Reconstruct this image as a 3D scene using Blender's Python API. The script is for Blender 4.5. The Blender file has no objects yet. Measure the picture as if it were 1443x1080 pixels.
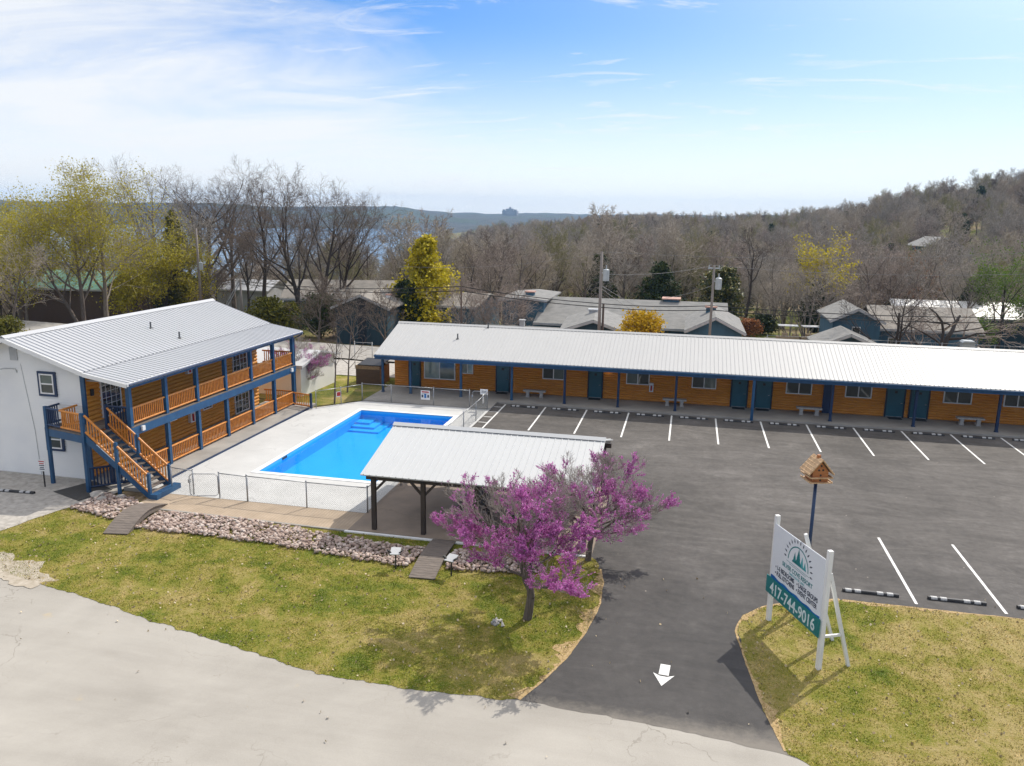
import bpy, bmesh, math, random
import numpy as np
from mathutils import Vector, Matrix, noise as mnoise

R = math.radians
scene = bpy.context.scene
col = scene.collection
rnd = random.Random(7)
nrg = np.random.default_rng(11)

# ------------------------------------------------------------------ camera
F_PX, PITCH, ROLL, YAW, CAM_H = 1126.95, 0.2122, 0.0157, -0.2144, 12.7
PW, PH = 1443, 1080
cy_, sy_ = math.cos(YAW), math.sin(YAW)
FW = Vector((sy_*math.cos(PITCH), cy_*math.cos(PITCH), -math.sin(PITCH)))
RT = Vector((cy_, -sy_, 0)); UP = RT.cross(FW)
RT2 = RT*math.cos(ROLL)+UP*math.sin(ROLL); UP2 = -RT*math.sin(ROLL)+UP*math.cos(ROLL)
cam_d = bpy.data.cameras.new('camera'); cam = bpy.data.objects.new('camera', cam_d); col.objects.link(cam)
cam.matrix_world = Matrix(((RT2.x, UP2.x, -FW.x, 0), (RT2.y, UP2.y, -FW.y, 0), (RT2.z, UP2.z, -FW.z, CAM_H), (0, 0, 0, 1)))
cam_d.sensor_width = 36; cam_d.lens = 36*F_PX/PW; cam_d.clip_end = 20000; cam_d.clip_start = 0.5
scene.camera = cam
CAMP = Vector((0, 0, CAM_H))

def ray(u, v):
    return FW + ((u-PW/2)/F_PX)*RT2 - ((v-PH/2)/F_PX)*UP2
def at(u, v, z=0.0):
    d = ray(u, v); return CAMP + d*((z-CAM_H)/d.z)
def atY(u, v, Y):
    d = ray(u, v); return CAMP + d*(Y/d.y)
def at_plane(u, v, p, n):
    d = ray(u, v); n = Vector(n); return CAMP + d*((Vector(p)-CAMP).dot(n)/d.dot(n))
def ztop(x, y, v):
    lo, hi = -10, 80
    for _ in range(50):
        m = (lo+hi)/2; X = Vector((x, y, m))-CAMP
        vv = PH/2 - F_PX*X.dot(UP2)/X.dot(FW)
        if vv > v: lo = m
        else: hi = m
    return lo

# ------------------------------------------------------------------ materials
def newmat(name):
    m = bpy.data.materials.new(name); m.use_nodes = True
    nt = m.node_tree; nt.nodes.clear()
    out = nt.nodes.new('ShaderNodeOutputMaterial'); b = nt.nodes.new('ShaderNodeBsdfPrincipled')
    nt.links.new(b.outputs[0], out.inputs[0])
    return m, nt, b, out
def N(nt, t, **kw):
    n = nt.nodes.new(t)
    for k, v in kw.items():
        if k in n.inputs.keys() and not hasattr(n, k): n.inputs[k].default_value = v
        else:
            try: setattr(n, k, v)
            except Exception: n.inputs[k].default_value = v
    return n
def coords(nt, scale=(1, 1, 1), obj=True, rot=(0, 0, 0)):
    tc = N(nt, 'ShaderNodeTexCoord'); mp = N(nt, 'ShaderNodeMapping')
    mp.inputs['Scale'].default_value = scale; mp.inputs['Rotation'].default_value = rot
    nt.links.new(tc.outputs['Object' if obj else 'Generated'], mp.inputs[0]); return mp.outputs[0]
def nz(nt, vec, scale, detail=4, rough=.6, dist=0):
    n = N(nt, 'ShaderNodeTexNoise'); n.inputs['Scale'].default_value = scale; n.inputs['Detail'].default_value = detail
    n.inputs['Roughness'].default_value = rough; n.inputs['Distortion'].default_value = dist
    nt.links.new(vec, n.inputs['Vector']); return n.outputs['Fac']
def ramp(nt, fac, stops):
    r = N(nt, 'ShaderNodeValToRGB'); e = r.color_ramp.elements
    while len(e) < len(stops): e.new(.5)
    for i, (p, c) in enumerate(stops):
        e[i].position = p; e[i].color = (*c, 1) if len(c) == 3 else c
    nt.links.new(fac, r.inputs[0]); return r.outputs[0]
def mixc(nt, fac, a, b, mode='MIX'):
    m = N(nt, 'ShaderNodeMix', data_type='RGBA', blend_type=mode)
    for sock, v in ((m.inputs[0], fac), (m.inputs[6], a), (m.inputs[7], b)):
        if hasattr(v, 'is_linked') or isinstance(v, bpy.types.NodeSocket): nt.links.new(v, sock)
        elif isinstance(v, (int, float)): sock.default_value = v
        else: sock.default_value = (*v, 1)
    return m.outputs[2]
def mth(nt, op, a, b=None, c=None):
    m = N(nt, 'ShaderNodeMath', operation=op)
    for i, v in enumerate((a, b, c)):
        if v is None: continue
        if isinstance(v, (int, float)): m.inputs[i].default_value = v
        else: nt.links.new(v, m.inputs[i])
    return m.outputs[0]
def bump(nt, b, h, s=.4, d=.02):
    n = N(nt, 'ShaderNodeBump'); n.inputs['Strength'].default_value = s; n.inputs['Distance'].default_value = d
    nt.links.new(h, n.inputs['Height']); nt.links.new(n.outputs[0], b.inputs['Normal'])
def simple(name, c, c2=None, scale=3, rough=.6, metal=0, bs=0, stretch=(1, 1, 1), detail=5, lo=.35, hi=.65, spec=None):
    m, nt, b, o = newmat(name)
    b.inputs['Roughness'].default_value = rough; b.inputs['Metallic'].default_value = metal
    if spec is not None: b.inputs['Specular IOR Level'].default_value = spec
    if c2 is None: c2 = tuple(x*.8 for x in c)
    v = coords(nt, stretch); f = nz(nt, v, scale, detail)
    nt.links.new(ramp(nt, f, [(lo, c), (hi, c2)]), b.inputs['Base Color'])
    if bs: bump(nt, b, f, bs)
    return m
def leafmat(name, c, c2, c3=None, rough=.6, sub=.25, nscale=.5):
    m, nt, b, o = newmat(name)
    g = N(nt, 'ShaderNodeNewGeometry'); v = coords(nt)
    f = mth(nt, 'ADD', mth(nt, 'MULTIPLY', g.outputs['Random Per Island'], .6), mth(nt, 'MULTIPLY', nz(nt, v, nscale, 2), .5))
    st = [(.2, c), (.6, c2)] + ([(.92, c3)] if c3 else [])
    cc = ramp(nt, f, st)
    nt.links.new(cc, b.inputs['Base Color']); b.inputs['Roughness'].default_value = rough
    b.inputs['Specular IOR Level'].default_value = .2
    tr = N(nt, 'ShaderNodeBsdfTranslucent'); nt.links.new(cc, tr.inputs[0])
    mx = N(nt, 'ShaderNodeMixShader'); mx.inputs[0].default_value = sub
    nt.links.new(b.outputs[0], mx.inputs[1]); nt.links.new(tr.outputs[0], mx.inputs[2]); nt.links.new(mx.outputs[0], o.inputs[0])
    return m

M = {}
def wood(name, c, c2, c3, axis='x', rough=.55):
    m, nt, b, o = newmat(name)
    st = {'x': (.35, 6, 6), 'y': (6, .35, 6), 'z': (6, 6, .35)}[axis]
    v = coords(nt, st); f = nz(nt, v, 3, 6, .65, .6)
    v2 = coords(nt, tuple(1.0 if s < 1 else 1.2 for s in st)); f2 = nz(nt, v2, 1.3, 4)
    kn = N(nt, 'ShaderNodeTexVoronoi'); kn.inputs['Scale'].default_value = 1.6
    nt.links.new(coords(nt, tuple(1 if s < 1 else 3.1 for s in st)), kn.inputs['Vector'])
    k = ramp(nt, kn.outputs['Distance'], [(.03, (0, 0, 0)), (.1, (1, 1, 1))])
    a = ramp(nt, f, [(.3, c2), (.55, c), (.75, c3)])
    a = mixc(nt, mth(nt, 'MULTIPLY', f2, .9), a, c2)
    a = mixc(nt, k, tuple(x*.35 for x in c2), a)
    nt.links.new(a, b.inputs['Base Color']); b.inputs['Roughness'].default_value = rough
    bump(nt, b, f, .25, .01)
    return m
M['log_x'] = wood('stained log siding', (.74, .31, .042), (.48, .165, .02), (.83, .4, .075), 'x')
M['log_y'] = wood('honey log siding', (.77, .35, .042), (.55, .21, .023), (.84, .45, .08), 'y')
M['rail'] = simple('honey rail wood', (.68, .27, .045), (.48, .165, .022), 5, .5)
M['blue'] = simple('blue porch paint', (.016, .085, .19), (.012, .062, .15), 2, .45)
M['blue_dk'] = simple('navy paint', (.01, .035, .1), (.008, .028, .08), 2, .45)
M['door'] = simple('teal door paint', (.02, .105, .145), (.016, .09, .125), 1.5, .4)
M['doorframe'] = simple('dark door frame', (.008, .018, .035), (.01, .024, .045), 2, .4)
M['white'] = simple('white paint', (.78, .78, .77), (.7, .7, .7), 1.5, .5)
M['vinyl'] = simple('white vinyl siding', (.8, .79, .76), (.74, .735, .72), .7, .5)
M['trimgrey'] = simple('grey trim', (.45, .46, .47), None, 2, .5)
M['conc'] = simple('grey concrete', (.36, .34, .31), (.26, .245, .225), .55, .85, bs=.1)
M['bench'] = simple('cast concrete bench', (.42, .41, .39), (.32, .31, .3), 6, .9, bs=.2)
M['black'] = simple('black rubber', (.012, .012, .014), (.03, .03, .032), 7, .55)
M['darkwood'] = simple('dark stained timber', (.028, .02, .016), (.05, .036, .028), 4, .6, stretch=(1, 1, .3))
M['greywood'] = simple('weathered grey boards', (.2, .165, .14), (.12, .1, .085), 6, .8, stretch=(.4, 3, 3), bs=.2)
M['tanwood'] = simple('weathered tan boards', (.35, .24, .14), (.24, .15, .085), 5, .8, stretch=(3, .5, 3), bs=.2)
M['cedarwood'] = simple('red cedar boards', (.45, .18, .06), (.3, .1, .03), 8, .6, stretch=(.5, .5, 4))
M['palewood'] = simple('pale cedar shingles', (.62, .42, .24), (.4, .25, .13), 9, .7)
M['brownbox'] = simple('brown boards', (.11, .065, .042), (.075, .045, .03), 5, .7, stretch=(.3, .3, 6))
M['steel'] = simple('galvanised steel', (.42, .43, .44), (.3, .31, .32), 5, .4, metal=.7)
M['darksteel'] = simple('dark galvanised wire', (.12, .13, .13), None, 5, .5, metal=.3)
M['pipe'] = simple('lead vent pipe', (.08, .085, .09), None, 5, .5)
M['polewood'] = simple('grey utility pole', (.25, .22, .2), (.17, .15, .135), 4, .85, stretch=(4, 4, .3))
M['polebrown'] = simple('brown utility pole', (.1, .065, .05), (.07, .05, .04), 4, .85, stretch=(4, 4, .3))
M['cable'] = simple('black cable', (.012, .012, .013), None, 4, .6)
M['cablepale'] = simple('bare wire', (.3, .3, .3), None, 4, .5)
M['trafo'] = simple('transformer grey', (.4, .44, .46), None, 4, .4)
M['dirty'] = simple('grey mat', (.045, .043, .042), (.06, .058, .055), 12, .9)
M['houseblue'] = simple('teal blue board siding', (.05, .13, .19), (.04, .1, .15), .6, .7, stretch=(3, 3, .3))
M['houseblue2'] = simple('dark blue board siding', (.022, .06, .085), (.018, .045, .065), .6, .7, stretch=(3, 3, .3))
M['shingle'] = simple('grey roof shingles', (.24, .235, .225), (.17, .17, .165), 1.2, .9, stretch=(1, 1, 4), detail=8)
M['shingletan'] = simple('tan roof shingles', (.27, .245, .215), (.19, .175, .155), 1.2, .9, detail=8)
M['greenroof'] = simple('green metal roof', (.18, .36, .27), (.13, .28, .21), 1, .5)
M['tan'] = simple('tan trim', (.45, .33, .2), None, 2, .7)
M['red'] = simple('red enamel', (.45, .02, .02), None, 3, .4)
M['brickpink'] = simple('pink chimney cap', (.5, .3, .24), None, 5, .8)
M['far_bldg'] = simple('far pale tower', (.3, .3, .31), (.22, .22, .24), .02, .8)

def metalroof(name, c, axis):
    m, nt, b, o = newmat(name)
    v = coords(nt, (1, 1, 1)); f = nz(nt, v, .6, 5, .7)
    st = coords(nt, (.15, 6, 1) if axis == 'y' else (6, .15, 1)); f2 = nz(nt, st, 1.0, 3)
    a = mixc(nt, mth(nt, 'MULTIPLY', f, .5), c, tuple(x*.82 for x in c)); a = mixc(nt, mth(nt, 'MULTIPLY', f2, .35), a, tuple(x*.72 for x in c))
    nt.links.new(a, b.inputs['Base Color']); b.inputs['Roughness'].default_value = .45; b.inputs['Metallic'].default_value = .0
    b.inputs['Specular IOR Level'].default_value = .3
    return m
M['roof_x'] = metalroof('ribbed metal roof', (.49, .49, .485), 'x')
M['roof_y'] = metalroof('ribbed metal roof grey', (.5, .51, .53), 'y')
M['roof_pav'] = metalroof('galvanised roof', (.56, .57, .57), 'x')

def glass(name, c, rough=.04):
    m, nt, b, o = newmat(name); v = coords(nt); f = nz(nt, v, 1.5, 2)
    nt.links.new(ramp(nt, f, [(.35, c), (.65, tuple(x*.7 for x in c))]), b.inputs['Base Color'])
    b.inputs['Roughness'].default_value = rough; b.inputs['Specular IOR Level'].default_value = .8
    return m
M['glass'] = glass('dark window glass', (.03, .045, .045)); M['glass_curtain'] = glass('window glass over pale curtain', (.28, .36, .33), .1)
M['glass_mid'] = glass('window glass over blind', (.1, .14, .13), .08)

def groundmat():
    m, nt, b, o = newmat('leaf litter and rough grass'); v = coords(nt)
    a = nz(nt, v, .06, 6, .65, .5); f = nz(nt, v, 1.1, 8, .75); f3 = nz(nt, v, .25, 5)
    brown = ramp(nt, f, [(.3, (.12, .085, .05)), (.5, (.22, .165, .1)), (.72, (.36, .28, .18))])
    green = ramp(nt, f, [(.3, (.06, .085, .012)), (.55, (.13, .15, .025)), (.75, (.25, .22, .07))])
    mk = ramp(nt, mth(nt, 'ADD', mth(nt, 'MULTIPLY', a, .7), mth(nt, 'MULTIPLY', f3, .3)), [(.46, (0, 0, 0)), (.56, (1, 1, 1))])
    nt.links.new(mixc(nt, mk, brown, green), b.inputs['Base Color']); b.inputs['Roughness'].default_value = .95
    b.inputs['Specular IOR Level'].default_value = .1; bump(nt, b, f, .6, .08); return m
M['ground'] = groundmat()
def lawncol(nt, v):
    big = nz(nt, v, .3, 6, .62, 1.0); mid = nz(nt, v, 1.1, 7, .7, .5); fine = nz(nt, v, 14, 5, .8)
    s = mth(nt, 'ADD', mth(nt, 'MULTIPLY', big, .45), mth(nt, 'ADD', mth(nt, 'MULTIPLY', mid, .42), mth(nt, 'MULTIPLY', fine, .25)))
    sx = N(nt, 'ShaderNodeSeparateXYZ'); nt.links.new(v, sx.inputs[0]); dr = N(nt, 'ShaderNodeMapRange'); nt.links.new(sx.outputs[0], dr.inputs[0]); dr.inputs[1].default_value = -8; dr.inputs[2].default_value = 8; dr.inputs[3].default_value = -.035; dr.inputs[4].default_value = .018; s = mth(nt, 'ADD', s, dr.outputs[0])   # drier east of the drive
    c = ramp(nt, s, [(.4, (.055, .095, .008)), (.48, (.125, .152, .014)), (.54, (.22, .205, .038)), (.61, (.33, .265, .1)), (.74, (.44, .35, .18))])
    return c, fine, mid
def lawnmat():
    m, nt, b, o = newmat('patchy spring lawn'); v = coords(nt); c, fine, mid = lawncol(nt, v)
    sp = nz(nt, v, 34, 3, .8); c = mixc(nt, ramp(nt, sp, [(.56, (0, 0, 0)), (.66, (1, 1, 1))]), c, (.48, .38, .2))
    dk = nz(nt, coords(nt, (1, 1, 1), rot=(0, 0, .7)), 22, 3, .8); c = mixc(nt, ramp(nt, dk, [(.6, (0, 0, 0)), (.74, (.4, .4, .4))]), c, (.05, .065, .012))
    nt.links.new(c, b.inputs['Base Color']); b.inputs['Roughness'].default_value = .95; b.inputs['Specular IOR Level'].default_value = .1
    bump(nt, b, fine, .9, .06); return m
M['lawn'] = lawnmat()
def blademat():
    m, nt, b, o = newmat('grass blades'); v = coords(nt); c, fine, mid = lawncol(nt, v)
    g = N(nt, 'ShaderNodeNewGeometry'); c2 = ramp(nt, g.outputs['Random Per Island'], [(0, (.8, .9, .6)), (.5, (1.1, 1.1, .95)), (.8, (1.5, 1.35, 1.2)), (1, (2.1, 1.8, 1.8))])
    c = mixc(nt, 1.0, c, c2, 'MULTIPLY')
    nt.links.new(c, b.inputs['Base Color']); b.inputs['Roughness'].default_value = .8; b.inputs['Specular IOR Level'].default_value = .15
    return m
M['blade'] = blademat()
def drygrass():
    m, nt, b, o = newmat('dry grass margin'); v = coords(nt); f = nz(nt, v, 9, 6, .75)
    nt.links.new(ramp(nt, f, [(.3, (.2, .13, .06)), (.5, (.4, .28, .13)), (.7, (.55, .42, .24))]), b.inputs['Base Color'])
    b.inputs['Roughness'].default_value = .95; bump(nt, b, f, .8, .04); return m
M['dry'] = drygrass()
def asphaltmat():
    m, nt, b, o = newmat('sealed asphalt'); v = coords(nt); vs = coords(nt, (.4, 1, 1), rot=(0, 0, .12)); vs2 = coords(nt, (1, .35, 1), rot=(0, 0, .35))
    big = nz(nt, v, .16, 5, .6, .6); st = nz(nt, vs, .55, 9, .78, 1.6); st2 = nz(nt, vs2, .45, 8, .75, 1.2); fine = nz(nt, v, 60, 4, .8); mid = nz(nt, v, 3, 6, .7)
    s = mth(nt, 'ADD', mth(nt, 'MULTIPLY', big, .3), mth(nt, 'ADD', mth(nt, 'MULTIPLY', st, .4), mth(nt, 'ADD', mth(nt, 'MULTIPLY', mid, .2), mth(nt, 'MULTIPLY', st2, .15))))
    c = ramp(nt, s, [(.36, (.045, .041, .038)), (.47, (.073, .067, .062)), (.56, (.108, .099, .092)), (.68, (.18, .168, .157))])
    sp = ramp(nt, fine, [(.3, (.5, .5, .5)), (.7, (1.55, 1.55, 1.55))]); c = mixc(nt, 1.0, c, sp, 'MULTIPLY')
    # the drive near the street is freshly sealed: darker
    sep = N(nt, 'ShaderNodeSeparateXYZ'); nt.links.new(v, sep.inputs[0])
    fr = N(nt, 'ShaderNodeMapRange'); nt.links.new(mth(nt, 'ADD', sep.outputs[1], mth(nt, 'MULTIPLY', mid, 6)), fr.inputs[0])
    fr.inputs[1].default_value = 26; fr.inputs[2].default_value = 36
    c = mixc(nt, fr.outputs[0], mixc(nt, .5, c, (.04, .041, .044)), c)
    # dusty rim where the street begins
    du = N(nt, 'ShaderNodeMapRange'); nt.links.new(mth(nt, 'ADD', sep.outputs[1], mth(nt, 'MULTIPLY', mid, 1.4)), du.inputs[0])
    du.inputs[1].default_value = 19.7; du.inputs[2].default_value = 18.9
    c = mixc(nt, mth(nt, 'MULTIPLY', du.outputs[0], .55), c, (.3, .27, .23))
    # stains and light specks
    vo = N(nt, 'ShaderNodeTexVoronoi'); vo.inputs['Scale'].default_value = 1.1; nt.links.new(v, vo.inputs['Vector'])
    c = mixc(nt, ramp(nt, vo.outputs['Distance'], [(.018, (1, 1, 1)), (.035, (0, 0, 0))]), c, (.4, .35, .3))
    c = mixc(nt, ramp(nt, nz(nt, v, .9, 4, .6), [(.66, (0, 0, 0)), (.76, (.55, .55, .55))]), c, (.035, .033, .032))
    # crack lines
    vd = N(nt, 'ShaderNodeTexVoronoi', feature='DISTANCE_TO_EDGE'); vd.inputs['Scale'].default_value = .07
    add = N(nt, 'ShaderNodeVectorMath', operation='ADD'); nc = N(nt, 'ShaderNodeTexNoise'); nc.inputs['Scale'].default_value = .5; nt.links.new(v, nc.inputs[0])
    nt.links.new(v, add.inputs[0]); nt.links.new(nc.outputs['Color'], add.inputs[1]); nt.links.new(add.outputs[0], vd.inputs['Vector'])
    nt.links.new(c, b.inputs['Base Color']); b.inputs['Roughness'].default_value = .85; b.inputs['Specular IOR Level'].default_value = .25
    bump(nt, b, fine, .5, .01); return m
M['asphalt'] = asphaltmat()
def roadmat():
    m, nt, b, o = newmat('worn pale street'); v = coords(nt); vs = coords(nt, (.15, 1, 1), rot=(0, 0, .1))
    big = nz(nt, v, .25, 5, .6, .5); st = nz(nt, vs, .8, 5, .65); fine = nz(nt, v, 45, 5, .85)
    s = mth(nt, 'ADD', mth(nt, 'MULTIPLY', big, .35), mth(nt, 'ADD', mth(nt, 'MULTIPLY', st, .25), mth(nt, 'MULTIPLY', fine, .42)))
    c = ramp(nt, s, [(.34, (.25, .232, .204)), (.5, (.35, .328, .293)), (.66, (.44, .415, .372))])
    add = N(nt, 'ShaderNodeVectorMath', operation='MULTIPLY_ADD'); nc = N(nt, 'ShaderNodeTexNoise'); nc.inputs['Scale'].default_value = 1.3; nc.inputs['Detail'].default_value = 6; nt.links.new(v, nc.inputs[0])
    nt.links.new(nc.outputs['Color'], add.inputs[0]); add.inputs[1].default_value = (1.3, 1.3, 1.3); nt.links.new(v, add.inputs[2])
    for sc, w, dk in ((.16, .0022, 1.0), (.42, .003, 1.15)):
        vd = N(nt, 'ShaderNodeTexVoronoi', feature='DISTANCE_TO_EDGE'); vd.inputs['Scale'].default_value = sc; nt.links.new(add.outputs[0], vd.inputs['Vector'])
        k = ramp(nt, vd.outputs['Distance'], [(0, (0, 0, 0)), (w, (1, 1, 1))])
        msk = ramp(nt, nz(nt, v, .3, 3), [(.42, (0, 0, 0)), (.5, (1, 1, 1))])
        k = mixc(nt, msk, k, (1, 1, 1))
        c = mixc(nt, k, tuple(x*dk for x in (.25, .23, .2)), c)
    st = ramp(nt, nz(nt, v, .7, 3), [(.68, (0, 0, 0)), (.76, (1, 1, 1))]); c = mixc(nt, mth(nt, 'MULTIPLY', st, .35), c, (.5, .38, .2))
    nt.links.new(c, b.inputs['Base Color']); b.inputs['Roughness'].default_value = .9; b.inputs['Specular IOR Level'].default_value = .2
    bump(nt, b, fine, .35, .01); return m
M['road'] = roadmat()
M['dirt'] = simple('sandy dirt', (.44, .39, .32), (.3, .255, .19), 4, .95, bs=.15, detail=9)
M['gravel'] = simple('pale crushed gravel', (.46, .43, .39), (.3, .28, .25), 3.5, .95, bs=.5, detail=9)
def deckmat(name, c, c2, cs):
    m, nt, b, o = newmat(name); v = coords(nt); f = nz(nt, v, .5, 6, .65); fine = nz(nt, v, 25, 4)
    col_ = ramp(nt, f, [(.35, c), (.68, c2)])
    add = N(nt, 'ShaderNodeVectorMath', operation='MULTIPLY_ADD'); nc = N(nt, 'ShaderNodeTexNoise'); nc.inputs['Scale'].default_value = .8; nc.inputs['Detail'].default_value = 5; nt.links.new(v, nc.inputs[0])
    nt.links.new(nc.outputs['Color'], add.inputs[0]); add.inputs[1].default_value = (2, 2, 2); nt.links.new(v, add.inputs[2])
    vd = N(nt, 'ShaderNodeTexVoronoi', feature='DISTANCE_TO_EDGE'); vd.inputs['Scale'].default_value = cs; nt.links.new(add.outputs[0], vd.inputs['Vector'])
    k = ramp(nt, vd.outputs['Distance'], [(0, (0, 0, 0)), (.006, (1, 1, 1))]); col_ = mixc(nt, k, tuple(x*.72 for x in c), col_)
    nt.links.new(col_, b.inputs['Base Color']); b.inputs['Roughness'].default_value = .8; bump(nt, b, fine, .2, .01); return m
M['pooldeck'] = deckmat('white pool deck coating', (.54, .54, .53), (.46, .46, .45), .22)
M['slab'] = deckmat('brown concrete slab', (.3, .235, .18), (.2, .16, .125), .12)
def striped(name, c, c2, per):
    m, nt, b, o = newmat(name); v = coords(nt); f = nz(nt, v, 1.2, 5, .6)
    w = N(nt, 'ShaderNodeTexWave', wave_type='BANDS', bands_direction='X'); w.inputs['Scale'].default_value = per; w.inputs['Distortion'].default_value = .3
    nt.links.new(v, w.inputs['Vector']); a = ramp(nt, f, [(.35, c), (.65, c2)])
    a = mixc(nt, mth(nt, 'MULTIPLY', w.outputs['Fac'], .25), a, tuple(x*.5 for x in c))
    nt.links.new(a, b.inputs['Base Color']); b.inputs['Roughness'].default_value = .9; bump(nt, b, w.outputs['Fac'], .5, .01); return m
M['tanwalk'] = striped('tan brushed walk', (.42, .33, .24), (.34, .265, .19), 2.2)
M['paint'] = simple('road paint', (.72, .72, .7), (.55, .55, .53), 9, .7, detail=7, lo=.45, hi=.75)
M['patch'] = simple('scuffed white patch', (.5, .5, .49), (.3, .3, .3), 14, .7)
M['hatch'] = simple('walk concrete', (.33, .31, .28), (.25, .235, .215), 1.4, .85)
M['stone'] = leafmat('river rock', (.21, .145, .12), (.43, .335, .285), (.6, .525, .475), .85, 0.0, 2)
M['bark'] = simple('grey bark', (.15, .12, .1), (.085, .068, .056), 5, .9, stretch=(4, 4, .6))
M['bark_pale'] = simple('pale bark', (.27, .23, .19), (.15, .125, .1), 4, .9, stretch=(4, 4, .6))
M['bark_dark'] = simple('dark bark', (.06, .046, .038), (.035, .028, .024), 5, .9, stretch=(4, 4, .6))
M['twig_near'] = leafmat('brown twigs', (.11, .085, .07), (.16, .125, .1), (.21, .17, .14), .9, 0, .3)
M['twig'] = leafmat('grey twigs', (.23, .205, .18), (.31, .28, .248), (.39, .355, .32), .9, 0, .3)
M['twig_red'] = leafmat('reddish twigs', (.225, .18, .155), (.31, .255, .22), (.4, .335, .295), .9, 0, .3)
M['twig_tan'] = leafmat('tan twigs', (.27, .23, .165), (.36, .31, .235), (.44, .385, .3), .9, 0, .3)
M['twig_pale'] = leafmat('pale twigs', (.3, .255, .21), (.4, .345, .285), (.48, .42, .35), .9, 0, .3)
M['twig_olive'] = leafmat('olive budding twigs', (.2, .185, .085), (.28, .26, .12), (.36, .33, .17), .9, .1, .3)
M['twig_dark'] = leafmat('dark twigs', (.06, .048, .042), (.09, .07, .06), (.12, .095, .08), .9, 0, .3)
M['leaf_yg'] = leafmat('yellow green leaflets', (.28, .25, .02), (.42, .37, .035), (.55, .47, .07), .6, .35, .15)
M['leaf_green'] = leafmat('fresh green leaves', (.06, .13, .012), (.13, .22, .02), (.2, .27, .035), .6, .35, .2)
M['leaf_yellow'] = leafmat('yellow foliage', (.3, .26, .014), (.52, .43, .018), (.68, .56, .04), .6, .3, .4)
M['leaf_cedar'] = leafmat('dark cedar foliage', (.018, .032, .01), (.04, .062, .016), (.09, .1, .03), .7, .1, .6)
M['leaf_cedar2'] = leafmat('olive cedar foliage', (.07, .08, .01), (.15, .145, .018), (.24, .21, .03), .7, .15, .6)
M['leaf_magnolia'] = leafmat('glossy magnolia leaves', (.03, .05, .01), (.09, .1, .025), (.4, .34, .14), .35, .1, .6)
M['leaf_orange'] = leafmat('rusty leaves', (.26, .1, .04), (.38, .16, .06), (.45, .22, .1), .6, .25, .5)
M['leaf_bush'] = leafmat('golden bush foliage', (.38, .24, .01), (.56, .36, .015), (.66, .46, .03), .6, .25, .5)
M['litter'] = leafmat('dry leaf litter', (.32, .23, .12), (.45, .36, .22), (.6, .52, .38), .8, 0, 1)
M['bloom'] = leafmat('magenta redbud blossom', (.44, .1, .36), (.61, .19, .52), (.75, .37, .68), .6, .3, .8)
M['sign_white'] = simple('white sign panel', (.74, .77, .82), (.7, .73, .78), 1, .35)
M['teal'] = simple('teal sign banner', (.005, .19, .2), (.006, .16, .17), 2, .35)
M['teal_print'] = simple('teal print', (.01, .2, .22), None, 3, .4)
M['teal_light'] = simple('light teal print', (.06, .36, .4), None, 3, .4)
M['ink'] = simple('navy print', (.035, .05, .09), None, 3, .4)
M['blue_print'] = simple('blue wave print', (.005, .09, .3), (.01, .16, .45), 5, .35)
M['digits'] = simple('pale digits', (.7, .82, .84), None, 3, .4)
M['pool_shell'] = simple('blue pool plaster', (.04, .45, .88), (.036, .42, .85), .4, .6)
M['pool_step'] = simple('pale blue pool steps', (.045, .46, .885), (.04, .43, .855), 1, .6)
M['lakebed'] = simple('lake bed', (.02, .04, .06), None, .02, .7)

def watermat(name, tint, rough, wave, tr):
    m, nt, b, o = newmat(name); nt.nodes.remove(b)
    t = N(nt, 'ShaderNodeBsdfTransparent'); t.inputs[0].default_value = (*tint, 1)
    g = N(nt, 'ShaderNodeBsdfGlossy'); g.inputs['Roughness'].default_value = rough
    fr = N(nt, 'ShaderNodeFresnel'); fr.inputs['IOR'].default_value = 1.33
    v = coords(nt); f = nz(nt, v, wave, 3)
    bp = N(nt, 'ShaderNodeBump'); bp.inputs['Strength'].default_value = .3; bp.inputs['Distance'].default_value = .03
    nt.links.new(f, bp.inputs['Height']); nt.links.new(bp.outputs[0], g.inputs['Normal']); nt.links.new(bp.outputs[0], fr.inputs['Normal'])
    mx = N(nt, 'ShaderNodeMixShader'); nt.links.new(fr.outputs[0], mx.inputs[0]); nt.links.new(t.outputs[0], mx.inputs[1]); nt.links.new(g.outputs[0], mx.inputs[2])
    nt.links.new(mx.outputs[0], o.inputs[0]); return m
M['water'] = watermat('pool water', (.55, .92, 1.0), .03, 2.6, 1)
def lakemat():
    m, nt, b, o = newmat('lake water'); b.inputs['Base Color'].default_value = (.05, .12, .2, 1); b.inputs['Roughness'].default_value = .25
    v = coords(nt); bump(nt, b, nz(nt, v, .15, 4), .2, .5); return m
M['lake'] = lakemat()
def hillmat():
    m, nt, b, o = newmat('distant wooded slope'); v = coords(nt); f = nz(nt, v, .02, 8, .8); g2 = nz(nt, v, .003, 4)
    a = ramp(nt, f, [(.35, (.02, .028, .028)), (.5, (.05, .052, .048)), (.65, (.085, .08, .07))]); a = mixc(nt, ramp(nt, g2, [(.5, (0, 0, 0)), (.6, (1, 1, 1))]), a, (.04, .06, .03))
    nt.links.new(a, b.inputs['Base Color']); b.inputs['Roughness'].default_value = 1; bump(nt, b, f, 1, 6); return m
M['hill'] = hillmat()
def lampmat():
    m, nt, b, o = newmat('lit porch lamp'); b.inputs['Emission Color'].default_value = (1, .75, .4, 1); b.inputs['Emission Strength'].default_value = 8; return m
M['lit'] = lampmat()

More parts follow.
